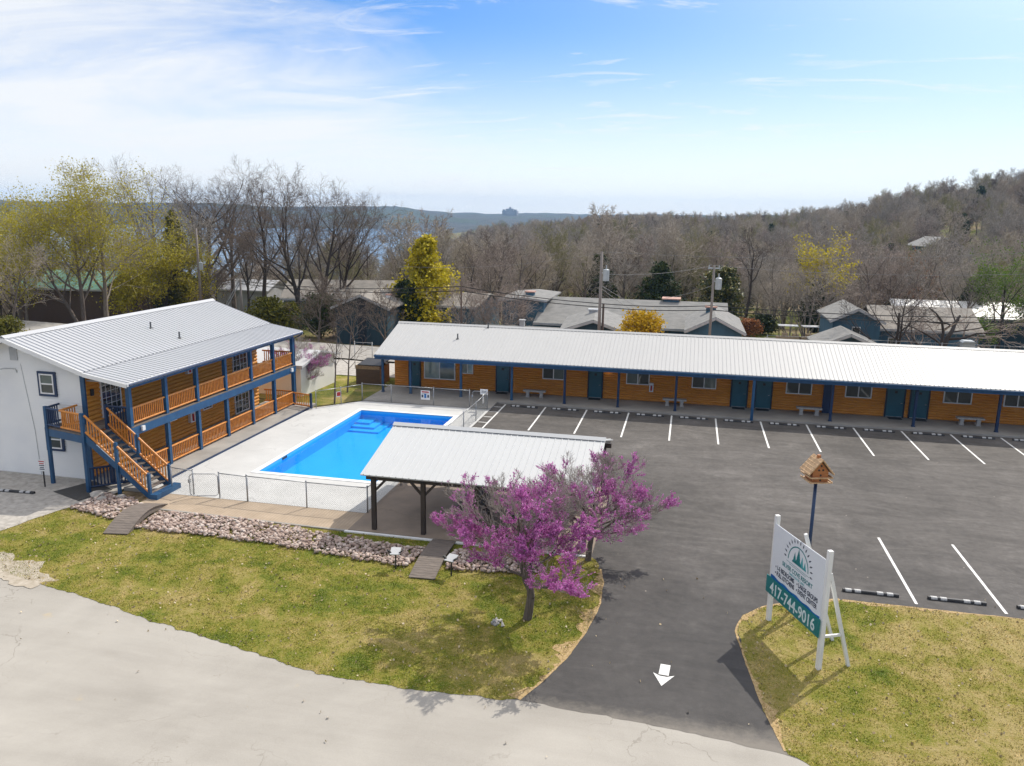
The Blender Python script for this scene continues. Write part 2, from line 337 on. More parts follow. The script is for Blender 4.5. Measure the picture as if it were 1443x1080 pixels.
# ------------------------------------------------------------------ mesh helpers
WL = {}
class MB:
    def __init__(s): s.v = []; s.f = []; s.m = []
    def add(s, vs, fs, mi=0):
        o = len(s.v); s.v += [tuple(v) for v in vs]; s.f += [tuple(i+o for i in f) for f in fs]; s.m += [mi]*len(fs)
    def box(s, x0, x1, y0, y1, z0, z1, mi=0):
        s.add([(x0, y0, z0), (x1, y0, z0), (x1, y1, z0), (x0, y1, z0), (x0, y0, z1), (x1, y0, z1), (x1, y1, z1), (x0, y1, z1)],
              [(0, 3, 2, 1), (4, 5, 6, 7), (0, 1, 5, 4), (1, 2, 6, 5), (2, 3, 7, 6), (3, 0, 4, 7)], mi)
    def beam(s, p, q, w, h, mi=0, up=(0, 0, 1)):
        p, q = Vector(p), Vector(q); d = (q-p).normalized(); up = Vector(up)
        if abs(d.dot(up)) > .99: up = Vector((0, 1, 0))
        a = d.cross(up).normalized(); b = a.cross(d)
        vs = [pt + a*(w/2*i) + b*(h/2*j) for pt in (p, q) for i, j in ((-1, -1), (1, -1), (1, 1), (-1, 1))]
        s.add(vs, [(0, 3, 2, 1), (4, 5, 6, 7), (0, 1, 5, 4), (1, 2, 6, 5), (2, 3, 7, 6), (3, 0, 4, 7)], mi)
    def tube(s, pts, rs, n=8, cap=True, mi=0):
        pts = [Vector(p) for p in pts]; o = []; u = None
        if not hasattr(rs, '__len__'): rs = [rs]*len(pts)
        for i, p in enumerate(pts):
            d = (pts[min(i+1, len(pts)-1)]-pts[max(i-1, 0)]).normalized()
            ref = Vector((0, 0, 1)) if abs(d.z) < .9 else Vector((1, 0, 0))
            a = d.cross(ref).normalized() if u is None else (u-d*u.dot(d)).normalized(); u = a; b = d.cross(a)
            o += [p + (a*math.cos(k*2*math.pi/n)+b*math.sin(k*2*math.pi/n))*rs[i] for k in range(n)]
        fs = [(i*n+k, i*n+(k+1) % n, (i+1)*n+(k+1) % n, (i+1)*n+k) for i in range(len(pts)-1) for k in range(n)]
        if cap: fs += [tuple(range(n-1, -1, -1)), tuple((len(pts)-1)*n+k for k in range(n))]
        s.add(o, fs, mi)
    def prism(s, poly, ax, a, b, mi=0):      # poly of 2D points swept along axis ax from a to b
        n = len(poly)
        def P(u, v, t): return {'x': (t, u, v), 'y': (u, t, v), 'z': (u, v, t)}[ax]
        vs = [P(u, v, a) for u, v in poly] + [P(u, v, b) for u, v in poly]
        s.add(vs, [tuple(range(n))[::-1], tuple(range(n, 2*n))] + [(i, (i+1) % n, n+(i+1) % n, n+i) for i in range(n)], mi)
    def sweep(s, prof, ax, a, b, mi=0):      # open profile swept
        n = len(prof)
        def P(u, v, t): return {'x': (t, u, v), 'y': (u, t, v)}[ax]
        s.add([P(u, v, a) for u, v in prof]+[P(u, v, b) for u, v in prof], [(i, i+1, n+i+1, n+i) for i in range(n-1)], mi)
    def build(s, name, mat, parent=None, local=False, smooth=False, rec=True):
        me = bpy.data.meshes.new(name)
        off = WL.get(parent.name, Vector((0, 0, 0))) if (parent and not local) else Vector((0, 0, 0))
        me.from_pydata([(v[0]-off.x, v[1]-off.y, v[2]-off.z) for v in s.v], [], s.f)
        for mm in (mat if isinstance(mat, (list, tuple)) else [mat]): me.materials.append(M[mm])
        if any(s.m): me.polygons.foreach_set('material_index', s.m)
        if rec:
            bm = bmesh.new(); bm.from_mesh(me); bmesh.ops.recalc_face_normals(bm, faces=bm.faces); bm.to_mesh(me); bm.free()
        if smooth: me.polygons.foreach_set('use_smooth', [True]*len(me.polygons))
        o = bpy.data.objects.new(name, me); col.objects.link(o)
        if parent: o.parent = parent; WL[o.name] = off
        return o
def tag(o, label=None, cat=None, group=None, kind=None):
    if label: o['label'] = label
    if cat: o['category'] = cat
    if group: o['group'] = group
    if kind: o['kind'] = kind
    return o
def thing(name, loc, label, cat, group=None, rz=0):
    o = bpy.data.objects.new(name, None); col.objects.link(o); o.empty_display_size = .2
    o.location = loc; o.rotation_euler = (0, 0, rz); WL[o.name] = Vector(loc)
    return tag(o, label, cat, group)
def dup(root, loc, rz=0, label=None, sc=None):
    r = root.copy(); col.objects.link(r); r.location = loc; r.rotation_euler = (0, 0, rz)
    if sc: r.scale = (sc,)*3 if not hasattr(sc, '__len__') else sc
    if label: r['label'] = label
    for ch in list(root.children):
        c = ch.copy(); col.objects.link(c); c.parent = r
        for g in list(ch.children):
            d = g.copy(); col.objects.link(d); d.parent = c
    return r
def struct(mb, name, mat, parent=None, **k):
    o = mb.build(name, mat, parent, **k); o['kind'] = 'structure'; return o
def sheet(name, polys, holes, z, mat, parent=None, kind='structure', thick=0):
    bm = bmesh.new(); es = []
    for pl in [polys]+holes:
        vs = [bm.verts.new((p[0], p[1], z)) for p in pl]
        es += [bm.edges.new((vs[i], vs[(i+1) % len(vs)])) for i in range(len(vs))]
    bmesh.ops.triangle_fill(bm, use_beauty=True, use_dissolve=False, edges=es, normal=(0, 0, 1))
    for f in bm.faces:
        if f.normal.z < 0: f.normal_flip()
    if thick:
        r = bmesh.ops.extrude_face_region(bm, geom=list(bm.faces)); vv = [e for e in r['geom'] if isinstance(e, bmesh.types.BMVert)]
        low = [v for v in bm.verts if v not in set(vv)]
        for v in low: v.co.z -= thick
        bmesh.ops.recalc_face_normals(bm, faces=bm.faces)
    me = bpy.data.meshes.new(name); bm.to_mesh(me); bm.free(); me.materials.append(M[mat])
    o = bpy.data.objects.new(name, me); col.objects.link(o); o['kind'] = kind
    if parent: o.parent = parent
    return o
def rough_poly(pts, step=.25, amp=.08, seed=1, fixed=(), closed=True):
    out = []; n = len(pts)
    for i in range(n if closed else n-1):
        a = Vector(pts[i][:2]); b = Vector(pts[(i+1) % n][:2]); L = (b-a).length; k = max(1, int(L/step))
        if i in fixed: k = 1
        for j in range(k):
            p = a.lerp(b, j/k); q = Vector((p.x*1.3+seed*7.1, p.y*1.3, seed)); w = mnoise.noise(q)*amp + mnoise.noise(q*4)*amp*.6
            nn = Vector((-(b-a).y, (b-a).x)).normalized(); out.append(p+nn*w)
    return out
def in_poly(px, py, poly):
    x = np.array([p[0] for p in poly]); y = np.array([p[1] for p in poly]); ins = np.zeros(len(px), bool); j = len(x)-1
    for i in range(len(x)):
        c = ((y[i] > py) != (y[j] > py)) & (px < (x[j]-x[i])*(py-y[i])/(y[j]-y[i]+1e-12)+x[i]); ins ^= c; j = i
    return ins
def npmesh(name, verts, faces, mats, mi=None, smooth=False):
    me = bpy.data.meshes.new(name); verts = np.asarray(verts, np.float32); k = faces.shape[1]
    me.vertices.add(len(verts)); me.vertices.foreach_set('co', verts.ravel())
    me.loops.add(faces.size); me.loops.foreach_set('vertex_index', faces.astype(np.int32).ravel())
    me.polygons.add(len(faces)); me.polygons.foreach_set('loop_start', np.arange(0, faces.size, k, dtype=np.int32))
    try: me.polygons.foreach_set('loop_total', np.full(len(faces), k, np.int32))
    except Exception: pass
    if mi is not None: me.polygons.foreach_set('material_index', mi.astype(np.int32))
    if smooth: me.polygons.foreach_set('use_smooth', np.ones(len(faces), bool))
    for m in mats: me.materials.append(M[m])
    me.update(calc_edges=True); return me
def frusta(segs, n):
    if len(segs) == 0: return np.zeros((0, 3)), np.zeros((0, 4), int)
    s = np.asarray(segs, float); p0, p1, r0, r1 = s[:, :3], s[:, 3:6], s[:, 6], s[:, 7]
    d = p1-p0; d /= np.linalg.norm(d, axis=1, keepdims=True)+1e-9
    ref = np.where(np.abs(d[:, 2:3]) < .9, [[0, 0, 1.]], [[1., 0, 0]]); a = np.cross(d, ref); a /= np.linalg.norm(a, axis=1, keepdims=True); b = np.cross(d, a)
    t = np.arange(n)*2*np.pi/n; c = np.cos(t)[None, :, None]; si = np.sin(t)[None, :, None]
    ring = a[:, None]*c+b[:, None]*si
    v = np.concatenate([p0[:, None]+ring*r0[:, None, None], p1[:, None]+ring*r1[:, None, None]], 1).reshape(-1, 3)
    k = np.arange(n); f = np.stack([k, (k+1) % n, n+(k+1) % n, n+k], 1)
    return v, (f[None]+(np.arange(len(s))*2*n)[:, None, None]).reshape(-1, 4)
def cards(c, size, rg, flat=.0, asp=1.0):
    n = len(c); a = rg.normal(size=(n, 3)); a[:, 2] *= 1-flat; a /= np.linalg.norm(a, axis=1, keepdims=True)
    b = rg.normal(size=(n, 3)); b = np.cross(a, b); b /= np.linalg.norm(b, axis=1, keepdims=True)
    sz = (size*(.6+.8*rg.random(n)))[:, None]; a = a*sz*.5*asp; b = b*sz*.5
    v = np.stack([c-a-b*.3, c-b, c+a+b*.2, c+b], 1).reshape(-1, 3); return v, np.arange(4*n).reshape(-1, 4)

# ------------------------------------------------------------------ trees
def grow(seed, H, r0, kids=(7, 5, 4, 4), first=.3, ang=(45, 40, 38, 40), ratio=(.62, .55, .55, .6), up=(.0, .12, .1, .05, .02), wob=(.06, .14, .2, .25, .3), lean=(0, 0), twig_r=.012, stems=1, trunk_frac=.75, lift=None):
    rg = random.Random(seed); segs = []; tips = []
    def br(p, d, L, r, lev):
        ns = (7, 5, 4, 3, 2)[lev]; pts = [(p, r)]; q = p.copy(); dd = d.copy()
        end = max(twig_r*.6, r*(.28 if lev == 0 else .22))
        for i in range(ns):
            dd = (dd+Vector((rg.gauss(0, 1), rg.gauss(0, 1), rg.gauss(0, .6)))*wob[lev]+Vector((0, 0, up[lev]))).normalized()
            q2 = q+dd*L/ns; ra = r+(end-r)*i/ns; rb = r+(end-r)*(i+1)/ns
            segs.append((q.x, q.y, q.z, q2.x, q2.y, q2.z, ra, rb, lev)); q = q2; pts.append((q2, rb))
        if lev >= 3: tips.append((q, dd))
        if lev < len(kids):
            n = kids[lev]; n = n if lev == 0 else max(1, n+rg.choice((-1, 0, 0, 1)))
            for k in range(n):
                t = (first if lev == 0 else .25)+(1-(first if lev == 0 else .25))*(k+rg.random()*.9)/n
                t = min(t, .99); i = int(t*ns); fr = t*ns-i; P0, ra = pts[i]; P1, rb = pts[i+1]; c = P0.lerp(P1, fr); rr = ra+(rb-ra)*fr
                dv = (P1-P0).normalized(); az = k*2.4+rg.random()*1.2; ref = Vector((0, 0, 1)) if abs(dv.z) < .9 else Vector((1, 0, 0))
                a = dv.cross(ref).normalized(); b = dv.cross(a); an = R(ang[lev]*(.75+.5*rg.random()))
                nd = (dv*math.cos(an)+(a*math.cos(az)+b*math.sin(az))*math.sin(an)).normalized()
                if lift and nd.z < lift[lev]: nd = Vector((nd.x, nd.y, lift[lev]+.1*rg.random())).normalized()
                l2 = L*ratio[lev]*(1.15-.5*t)*(.8+.4*rg.random()); br(c, nd, l2, max(twig_r, min(rr*.7, rr*(.42+.3*rg.random()))), lev+1)
    for s in range(stems):
        a = s*2*math.pi/max(stems, 1)+rg.random(); off = .18 if stems > 1 else 0
        d = Vector((lean[0]+off*math.cos(a)*1.6, lean[1]+off*math.sin(a)*1.6, 1)).normalized()
        br(Vector((off*math.cos(a), off*math.sin(a), -.15)), d, H*trunk_frac*(1 if s == 0 else .85), r0*(1 if s == 0 else .8), 0)
    return np.array(segs), np.array([list(t[0]) for t in tips]), np.array([list(t[1]) for t in tips])
def tree_meshes(name, seed, H, r0, bark, twig, leaf=None, nleaf=0, leaf_size=.15, leaf_spread=.4, fit=True, minz=0.0, tleaf=(0, 0), trunk_lev=1, lth=-.45, tthin=1.0, **k):
    segs, tips, td = grow(seed, H, r0, **k)
    zt = segs[:, 5].max(); sc = H/zt if fit else 1; segs[:, :6] *= sc; tips = tips*sc
    tr = segs[segs[:, 8] <= trunk_lev]; tw = segs[segs[:, 8] > trunk_lev]
    v, f = frusta(tr, 7); tm = npmesh(name+' trunk', v, f, [bark], smooth=True)
    v, f = frusta(tw, 3); mi = np.zeros(len(f), int)
    if leaf and nleaf:
        rg = np.random.default_rng(seed); sg = tw[tw[:, 8] >= 3] if (tw[:, 8] >= 3).any() else tw
        i = rg.integers(0, len(sg), nleaf); t = rg.random((nleaf, 1)); c = sg[i, :3]*(1-t)+sg[i, 3:6]*t + rg.normal(size=(nleaf, 3))*leaf_spread*.5
        # clumpy: drop where a low frequency field is low
        keep = np.array([mnoise.noise(Vector(p)*(.9 if H < 8 else .42)+Vector((seed, 0, 0))) for p in c]) > lth
        keep &= rg.random(nleaf) > tthin*np.clip(c[:, 2]/H, 0, 1)**2.2; c = c[keep & (c[:, 2] > minz)]; lv, lf = cards(c, leaf_size, rg); f = np.concatenate([f, lf+len(v)]); v = np.concatenate([v, lv]); mi = np.concatenate([mi, np.ones(len(lf), int)])
    cm = npmesh(name+' crown', v, f, [twig]+([leaf] if leaf else []), mi); return tm, cm
def conifer_meshes(name, seed, H, Rb, bark, leaf, n, size, shape=.9, base=.06, tiers=26, rag=.25):
    rg = np.random.default_rng(seed); segs = [(0, 0, -.1, 0, 0, H*.97, H*.02+.03, .02, 0)]; pts = []
    for i in range(tiers*5):
        z = H*(base+(1-base)*rg.random()**.9*.98); t = (z/H-base)/(1-base); L = Rb*(1-t)**shape*(1-rag+2*rag*rg.random())+.12
        a = rg.random()*6.283; dz = L*(.25+.5*t)
        segs.append((0, 0, z, math.cos(a)*L, math.sin(a)*L, z+dz, .03, .012, 1)); k = int(n/(tiers*5)*(.3+1.2*L/Rb))+2
        s = rg.random((k, 1))**.6; w = .09*L+.12
        pts.append(np.array([[math.cos(a)*L, math.sin(a)*L, dz]])*s+[[0, 0, z]]+rg.normal(size=(k, 3))*w*[[1, 1, .8]])
    v, f = frusta(segs[:1], 7); tm = npmesh(name+' trunk', v, f, [bark])
    v, f = frusta(segs[1:], 3); c = np.concatenate(pts); lv, lf = cards(c, size, rg, .3)
    return tm, npmesh(name+' crown', np.concatenate([v, lv]), np.concatenate([f, lf+len(v)]), [bark, leaf], np.concatenate([np.zeros(len(f)), np.ones(len(lf))]))
def plant(name, meshes, loc, label, cat, group=None, rz=0, sc=1, zs=None):
    o = thing(name, loc, label, cat, group, rz); o.scale = (sc, sc, zs or sc)
    for nm, me in zip(('trunk', 'crown'), meshes):
        c = bpy.data.objects.new(nm, me); col.objects.link(c); c.parent = o
    return o

# ------------------------------------------------------------------ terrain
LAKE_Z = -36.0
def sm(a, b, x): 
    t = min(1, max(0, (x-a)/(b-a))); return t*t*(3-2*t)
def terrain(x, y):
    r = math.hypot(x, y); az = math.degrees(math.atan2(x, y))
    z = -.06
    if y > 60: z -= 1.3*sm(60, 76, y)
    if r > 95:
        # valley behind the houses, rising woods in the middle and the hill to the right
        mid = -7.5*sm(95, 170, r)+7*sm(190, 420, r)*sm(-14, -3, az)-14*sm(480, 900, r)
        hill = -6*sm(95, 140, r)+30*sm(130, 420, r)-20*sm(430, 900, r)
        lake = -12*sm(95, 200, r)-30*sm(180, 430, r)
        wh = sm(2, 24, az); wl = 1-sm(-22, -13, az)
        wl2 = 1-sm(-62, -44, az)      # far left: land again
        wl = wl*(1-.55*wl2)
        z += mid*(1-wh)*(1-wl)+hill*wh*(1-wl)+lake*wl
        z += mnoise.noise(Vector((x*.02, y*.02, 3)))*1.2*sm(95, 180, r)
        if r > 1800: z += 7*mnoise.noise(Vector((az*1.1, 7, r*.004)))+4*mnoise.noise(Vector((az*2.3, 1, r*.009))); z += (60+14*mnoise.noise(Vector((az*.12, 2, r*.0006))))*sm(1850, 2600, r)*wl*(1-sm(-21, -15, az)*.3) + (22+8*mnoise.noise(Vector((az*.25, 5, r*.0005))))*sm(1800, 3300, r)*(1-wl)
    return z
azs = list(np.arange(-180, -64, 6))+list(np.arange(-64, 48, .7))+list(np.arange(48, 180, 6))
rs = [1]+[4*1.045**i for i in range(0, 168)]
rs = [r for r in rs if r < 3700]
V = []; 
for r in rs:
    for a in azs:
        x, y = r*math.sin(R(a)), r*math.cos(R(a)); V.append((x, y, terrain(x, y)))
na = len(azs); Fq = []
for i in range(len(rs)-1):
    for j in range(na):
        q = (i*na+j, i*na+(j+1) % na, (i+1)*na+(j+1) % na, (i+1)*na+j)
        cx = sum(V[k][0] for k in q)/4; cyy = sum(V[k][1] for k in q)/4
        if -21.9 < cx < -12.6 and 32.2 < cyy < 48.0: continue
        Fq.append(q)
ga = np.array(Fq)[:, ::-1]
rmid = np.hypot(np.array(V)[ga].mean(1)[:, 0], np.array(V)[ga].mean(1)[:, 1])
me = npmesh('ground', np.array(V), ga, ['ground', 'hill'], (rmid > 1500).astype(int), smooth=True)
ground = bpy.data.objects.new('ground', me); col.objects.link(ground); ground['kind'] = 'structure'
mb = MB(); nlk = 48
mb.add([(0, 0, LAKE_Z)]+[(3600*math.sin(R(-75+i*70/nlk)), 3600*math.cos(R(-75+i*70/nlk)), LAKE_Z) for i in range(nlk+1)], [(0, i+1, i+2) for i in range(nlk)])
struct(mb, 'lake_water', 'lake')

# ------------------------------------------------------------------ street, lot, lawns
road_top = [at(0, 806), at(90, 832), at(200, 870), at(330, 912), at(450, 950), at(580, 972), at(720, 986), at(840, 1010), at(960, 1036), at(1040, 1048), at(1110, 1064)]
rp = [(-70, 30), (-40, 26.6), (-27, 24.2)]+[(p.x, p.y+.9) for p in road_top]+[(4.2, 18.2), (8, 17.2), (40, 11.8), (40, -8), (-70, -8)]
road = sheet('street', rough_poly(rp, .3, .05, 3), [], -.005, 'road')
lot = sheet('parking_lot', [(-12.4, 51.0), (-12.4, 24), (-4.6, 18.62), (-3.8, 18.62)]+rough_poly([(-3.7, 18.62), (-2, 18.5), (0, 18.38), (2.9, 18.02), (4.2, 17.6), (4.3, 17.6)], .2, .07, 5, closed=False)+[(60, 17), (60, 51.0)], [], 0.0, 'asphalt')
Y0, X0, S, LL = 50.82, -11.48, 2.734, 5.94
def line(x0, y0, x1, y1, w=.1):
    mb = MB(); p, q = Vector((x0, y0, 0)), Vector((x1, y1, 0)); d = (q-p).normalized(); n = Vector((-d.y, d.x, 0))*w/2
    k = max(2, int((q-p).length/.25)); vs = []
    for i in range(k+1):
        c = p.lerp(q, i/k); j = 1+.12*mnoise.noise(Vector((c.x*3, c.y*3, 0))); vs += [c+n*j+Vector((0, 0, .005)), c-n*j+Vector((0, 0, .005))]
    mb.add(vs, [(2*i, 2*i+1, 2*i+3, 2*i+2) for i in range(k)]); return mb.build('painted_line', 'paint', lot)
for i in range(15):
    line(X0+i*S, Y0, X0+i*S, Y0-(LL if i else 7.2))
for i in range(5): line(-12.1, 50.0-i*1.35, X0-.06, 50.0-i*1.35, .09)
for i in range(6): line(8.12+i*S, 27.07, 8.12+i*S, 32.83)
# arrow
mb = MB(); a0 = at(938, 937); a1 = at(932, 967); d = (a1-a0).normalized(); n = Vector((-d.y, d.x, 0)); Lr = (a1-a0).length; zz = Vector((0, 0, .005))
a0.z = a1.z = 0
mb.add([a0+n*.14+zz, a0-n*.14+zz, a0+d*Lr*.5-n*.14+zz, a0+d*Lr*.5+n*.14+zz], [(0, 1, 2, 3)])
hb = a0+d*Lr*.5
mb.add([hb+n*.3+d*-.05+zz, hb+d*.07+n*.1+zz, hb+d*.07-n*.1+zz, hb-n*.3+d*-.05+zz, a1+zz], [(0, 4, 1), (1, 4, 2), (2, 4, 3)])
mb.build('painted_arrow', 'paint', lot)

drvL = [at(845, 800), at(849, 820), at(845, 850), at(825, 890), at(795, 930), at(760, 963), at(731, 986)]
lawnL = [(-29.0, 24.6), (-26.3, 24.1), (-25.7, 26.4), (-25.2, 27.8), (-24.0, 28.9), (-22.6, 28.9), (-22.3, 28.3), (-12.9, 28.15), (-2.9, 28.02)]+[(p.x, p.y) for p in drvL]+[(p.x, p.y) for p in road_top[6::-1]]+[(-27, 23.6)]
lawnLr = rough_poly(lawnL, .1, .13, 9)
sheet('lawn', lawnLr, [], .005, 'lawn')
drvR = [at(1110, 1064), at(1082, 1010), at(1062, 960), at(1046, 915), at(1038, 890), at(1048, 868), at(1075, 856), at(1110, 850), at(1183, 845)]
lawnR = [(p.x, p.y) for p in drvR]+[(8.1, 26.78), (14, 26.8), (34, 26.9), (34, 8), (9, 14.9), (4.6, 17.0)]
lawnRr = rough_poly(lawnR, .22, .1, 13)
sheet('lawn', lawnRr, [], .005, 'lawn')
# dry straw rims of the lawns, as thin irregular ribbons on top
def ribbon(pts, w, seed, name='lawn_edge'):
    mb = MB(); pp = rough_poly(pts, .12, .03, seed, closed=False); vs = []
    for i, p in enumerate(pp):
        a = Vector(pp[max(i-1, 0)]); b = Vector(pp[min(i+1, len(pp)-1)]); t = (b-a).normalized(); nn = Vector((-t.y, t.x))
        ww = w*max(.05, .5+1.5*mnoise.noise(Vector((p[0]*1.1, p[1]*1.1, seed)))+.9*mnoise.noise(Vector((p[0]*7, p[1]*7, seed))))
        o = Vector(p)-nn*.05; q = Vector(p)+nn*ww; vs += [(o.x, o.y, .009), (q.x, q.y, .0095)]
    mb.add(vs, [(2*i, 2*i+1, 2*i+3, 2*i+2) for i in range(len(pp)-1)]); o = struct(mb, name, 'dry', rec=False)
    return o
ribbon([tuple(p[:2]) for p in drvL][::-1], .38, 4)
ribbon([tuple(p[:2]) for p in drvR][::-1], .22, 6)
ribbon([(5.6, 26.74), (8.1, 26.76), (14, 26.78), (33, 26.88)][::-1], .18, 8)

def blades(polys, n, seed):
    rg = np.random.default_rng(seed); out_v = []; xs = np.array([p[0] for p in polys]); ys = np.array([p[1] for p in polys])
    x = rg.uniform(xs.min(), min(xs.max(), 17), n*3); y = rg.uniform(max(ys.min(), 15), ys.max(), n*3); k = in_poly(x, y, polys); x, y = x[k][:n], y[k][:n]
    dens = np.array([mnoise.noise(Vector((a*.8, b*.8, 5.))) + .5*mnoise.noise(Vector((a*3, b*3, 9.))) for a, b in zip(x, y)])
    kk = dens+rg.random(len(x))*.9 > .12; x, y = x[kk], y[kk]; m = len(x)
    a = rg.random(m)*6.283; h = .015+.035*rg.random(m); w = .008+.01*rg.random(m); lx = rg.normal(size=m)*.035; ly = rg.normal(size=m)*.035
    z = np.full(m, .001); c, s = np.cos(a)*w, np.sin(a)*w
    v = np.stack([np.stack([x-c, y-s, z], 1), np.stack([x+c, y+s, z], 1), np.stack([x+lx, y+ly, z+h], 1)], 1).reshape(-1, 3)
    return v
vb = np.concatenate([blades(lawnLr, 120000, 3), blades(lawnRr, 90000, 4)])
me = npmesh('grass', vb, np.arange(len(vb)).reshape(-1, 3), ['blade']); go = bpy.data.objects.new('grass', me); col.objects.link(go)
tag(go, 'short patchy green and straw grass of the front lawns', 'grass', kind='stuff')

lx_ = nrg.uniform(-26, 16, 5200); ly_ = nrg.uniform(15.5, 28, 5200); kk_ = in_poly(lx_, ly_, lawnLr) | in_poly(lx_, ly_, lawnRr) | (nrg.random(5200) < .05)
lv_, lf_ = cards(np.stack([lx_[kk_], ly_[kk_], np.full(kk_.sum(), .035)], 1)[:2200], .07, nrg, -.9)
lo_ = bpy.data.objects.new('leaves', npmesh('leaves', lv_, lf_, ['litter'])); col.objects.link(lo_); tag(lo_, 'dry tan leaves and bits strewn over lawn, drive and street', 'fallen leaves', kind='stuff')
# drive on the left, walks, deck
sheet('gravel_drive', rough_poly([(-60, 60), (-60, 27.5), (-40, 25.5), (-28.5, 23.9), (-26.1, 24.2), (-25.6, 26.4), (-25.1, 27.9), (-24.6, 29.3), (-24.6, 31), (-36, 31), (-40, 60)], .3, .08, 21), [], .02, 'gravel')
sheet('dirt_shoulder', rough_poly([(-34, 25.3), (-28, 24.4), (-24.5, 23.0), (-22.3, 22.5), (-20.5, 21.6), (-21, 20.8), (-25, 21.6), (-34, 23)], .2, .35, 24), [], .011, 'dirt')
POOL = (-20.0, -13.85, 33.85, 46.6)
px0, px1, py0, py1 = POOL
sheet('pool_deck', [(-23.45, 30.02), (-12.2, 30.02), (-12.1, 49.0), (-20.95, 49.0), (-23.3, 46.2)], [[(px0, py0), (px1, py0), (px1, py1), (px0, py1)]], .035, 'pooldeck')
sheet('walkway', [(-22.75, 28.3), (-12.78, 28.12), (-12.78, 30.01), (-22.75, 30.01)], [], .03, 'tanwalk', thick=.12)
sheet('walkway_kerb', [(-22.75, 28.18), (-12.9, 28.0), (-12.9, 28.11), (-22.75, 28.29)], [], .055, 'hatch', thick=.15)
mb = MB(); mb.box(-12.77, -2.95, 28.1, 35.9, -.1, .08); struct(mb, 'pavilion_slab', 'slab')
mb = MB(); mb.box(-12.88, -2.95, 27.94, 28.08, -.1, .06); struct(mb, 'pavilion_kerb', 'white')
mb = MB(); mb.box(-26.9, -23.45, 30.9, 47.2, -.1, .12); mb.box(-24.6, -23.46, 30.05, 30.89, -.1, .11); struct(mb, 'porch_walk', 'conc')
mb = MB(); mb.box(-23.44, -23.36, 31, 46.1, -.1, .1); struct(mb, 'porch_edge_shadow', 'blue_dk')  # navy strip painted in for the shadow along the walk's raised edge
mb = MB(); mb.box(-20.9, 30, 51.06, 54.05, -.1, .1); mb.box(-20.9, -12.1, 49.02, 51.05, -.1, .1); struct(mb, 'motel_walk', 'conc')

# pool
t = thing('swimming_pool', (-16.9, 40.2, 0), 'bright blue rectangular swimming pool sunk in the white deck', 'pool')
mb = MB(); D = -.8
mb.add([(px0, py0, .02), (px1, py0, .02), (px1, py1, .02), (px0, py1, .02), (px0, py0, D), (px1, py0, D-.2), (px1, py1, D), (px0, py1, D)],
       [(0, 1, 5, 4), (1, 2, 6, 5), (2, 3, 7, 6), (3, 0, 4, 7), (4, 5, 6, 7)]); mb.build('basin', 'pool_shell', t)
mb = MB()
for (a, b, c, d, z0, z1) in ((px0-.28, px1+.28, py0-.28, py0, .036, .06), (px0-.28, px1+.28, py1, py1+.28, .036, .06), (px0-.28, px0, py0, py1, .036, .06), (px1, px1+.28, py0, py1, .036, .06)): mb.box(a, b, c, d, z0, z1)
mb.build('coping', 'white', t)
mb = MB()
for i in range(3): mb.box(px0+.02, px0+2.0-.5*i, py1-2.2+.55*i, py1-.02, D-.02, D+.1+.12*i)
mb.build('steps', 'pool_step', t)
mb = MB(); mb.add([(px0, py0, -.12), (px1, py0, -.12), (px1, py1, -.12), (px0, py1, -.12)], [(0, 1, 2, 3)]); mb.build('water', 'water', t, rec=False)
mb = MB(); mb.box(px0+.003, px0+.02, 36.2, 36.7, -.11, .0); mb.build('skimmer', 'black', t)

# ------------------------------------------------------------------ ribbed roof slopes
def ribbed(mb, p0, p1, q0, q1, pitch, h=.028, w=.05, th=.05, mi=0):
    # slope between eave p0->p1 and ridge q0->q1, ribs from eave to ridge, real trapezoid ribs
    p0, p1, q0, q1 = map(Vector, (p0, p1, q0, q1)); n = (p1-p0).cross(q0-p0).normalized(); n = n if n.z > 0 else -n
    L = (p1-p0).length; k = int(L/pitch); prof = []
    for i in range(k+1):
        c = i*pitch
        for dx, hh in ((0, 0), (pitch*.5-w*.9, 0), (pitch*.5-w*.4, h), (pitch*.5+w*.4, h), (pitch*.5+w*.9, 0)):
            if c+dx <= L: prof.append(((c+dx)/L, hh))
    prof.append((1, 0)); m = len(prof)
    vs = [p0.lerp(p1, t)+n*hh for t, hh in prof]+[q0.lerp(q1, t)+n*hh for t, hh in prof]
    mb.add(vs, [(i, i+1, m+i+1, m+i) for i in range(m-1)], mi)
    b = [p0-n*th, p1-n*th, q1-n*th, q0-n*th]; o = [p0-n*.004, p1-n*.004, q1-n*.004, q0-n*.004]
    mb.add(b+o, [(0, 1, 2, 3), (0, 1, 5, 4), (1, 2, 6, 5), (2, 3, 7, 6), (3, 0, 4, 7)], mi)
def logwall(mb, ax, a, b, face, z0, z1, sgn, hgt=.2, bul=.07, mi=0):
    # half-round courses sweeping along ax; face = coordinate of wall plane
    n = round((z1-z0)/hgt); hh = (z1-z0)/n; prof = []
    for i in range(n):
        for k in range(7):
            t = k/6; prof.append((face+sgn*bul*math.sin(math.pi*min(max(t, .02), .98))**.7, z0+(i+t)*hh))
    mb.sweep(prof, ax, a, b, mi)
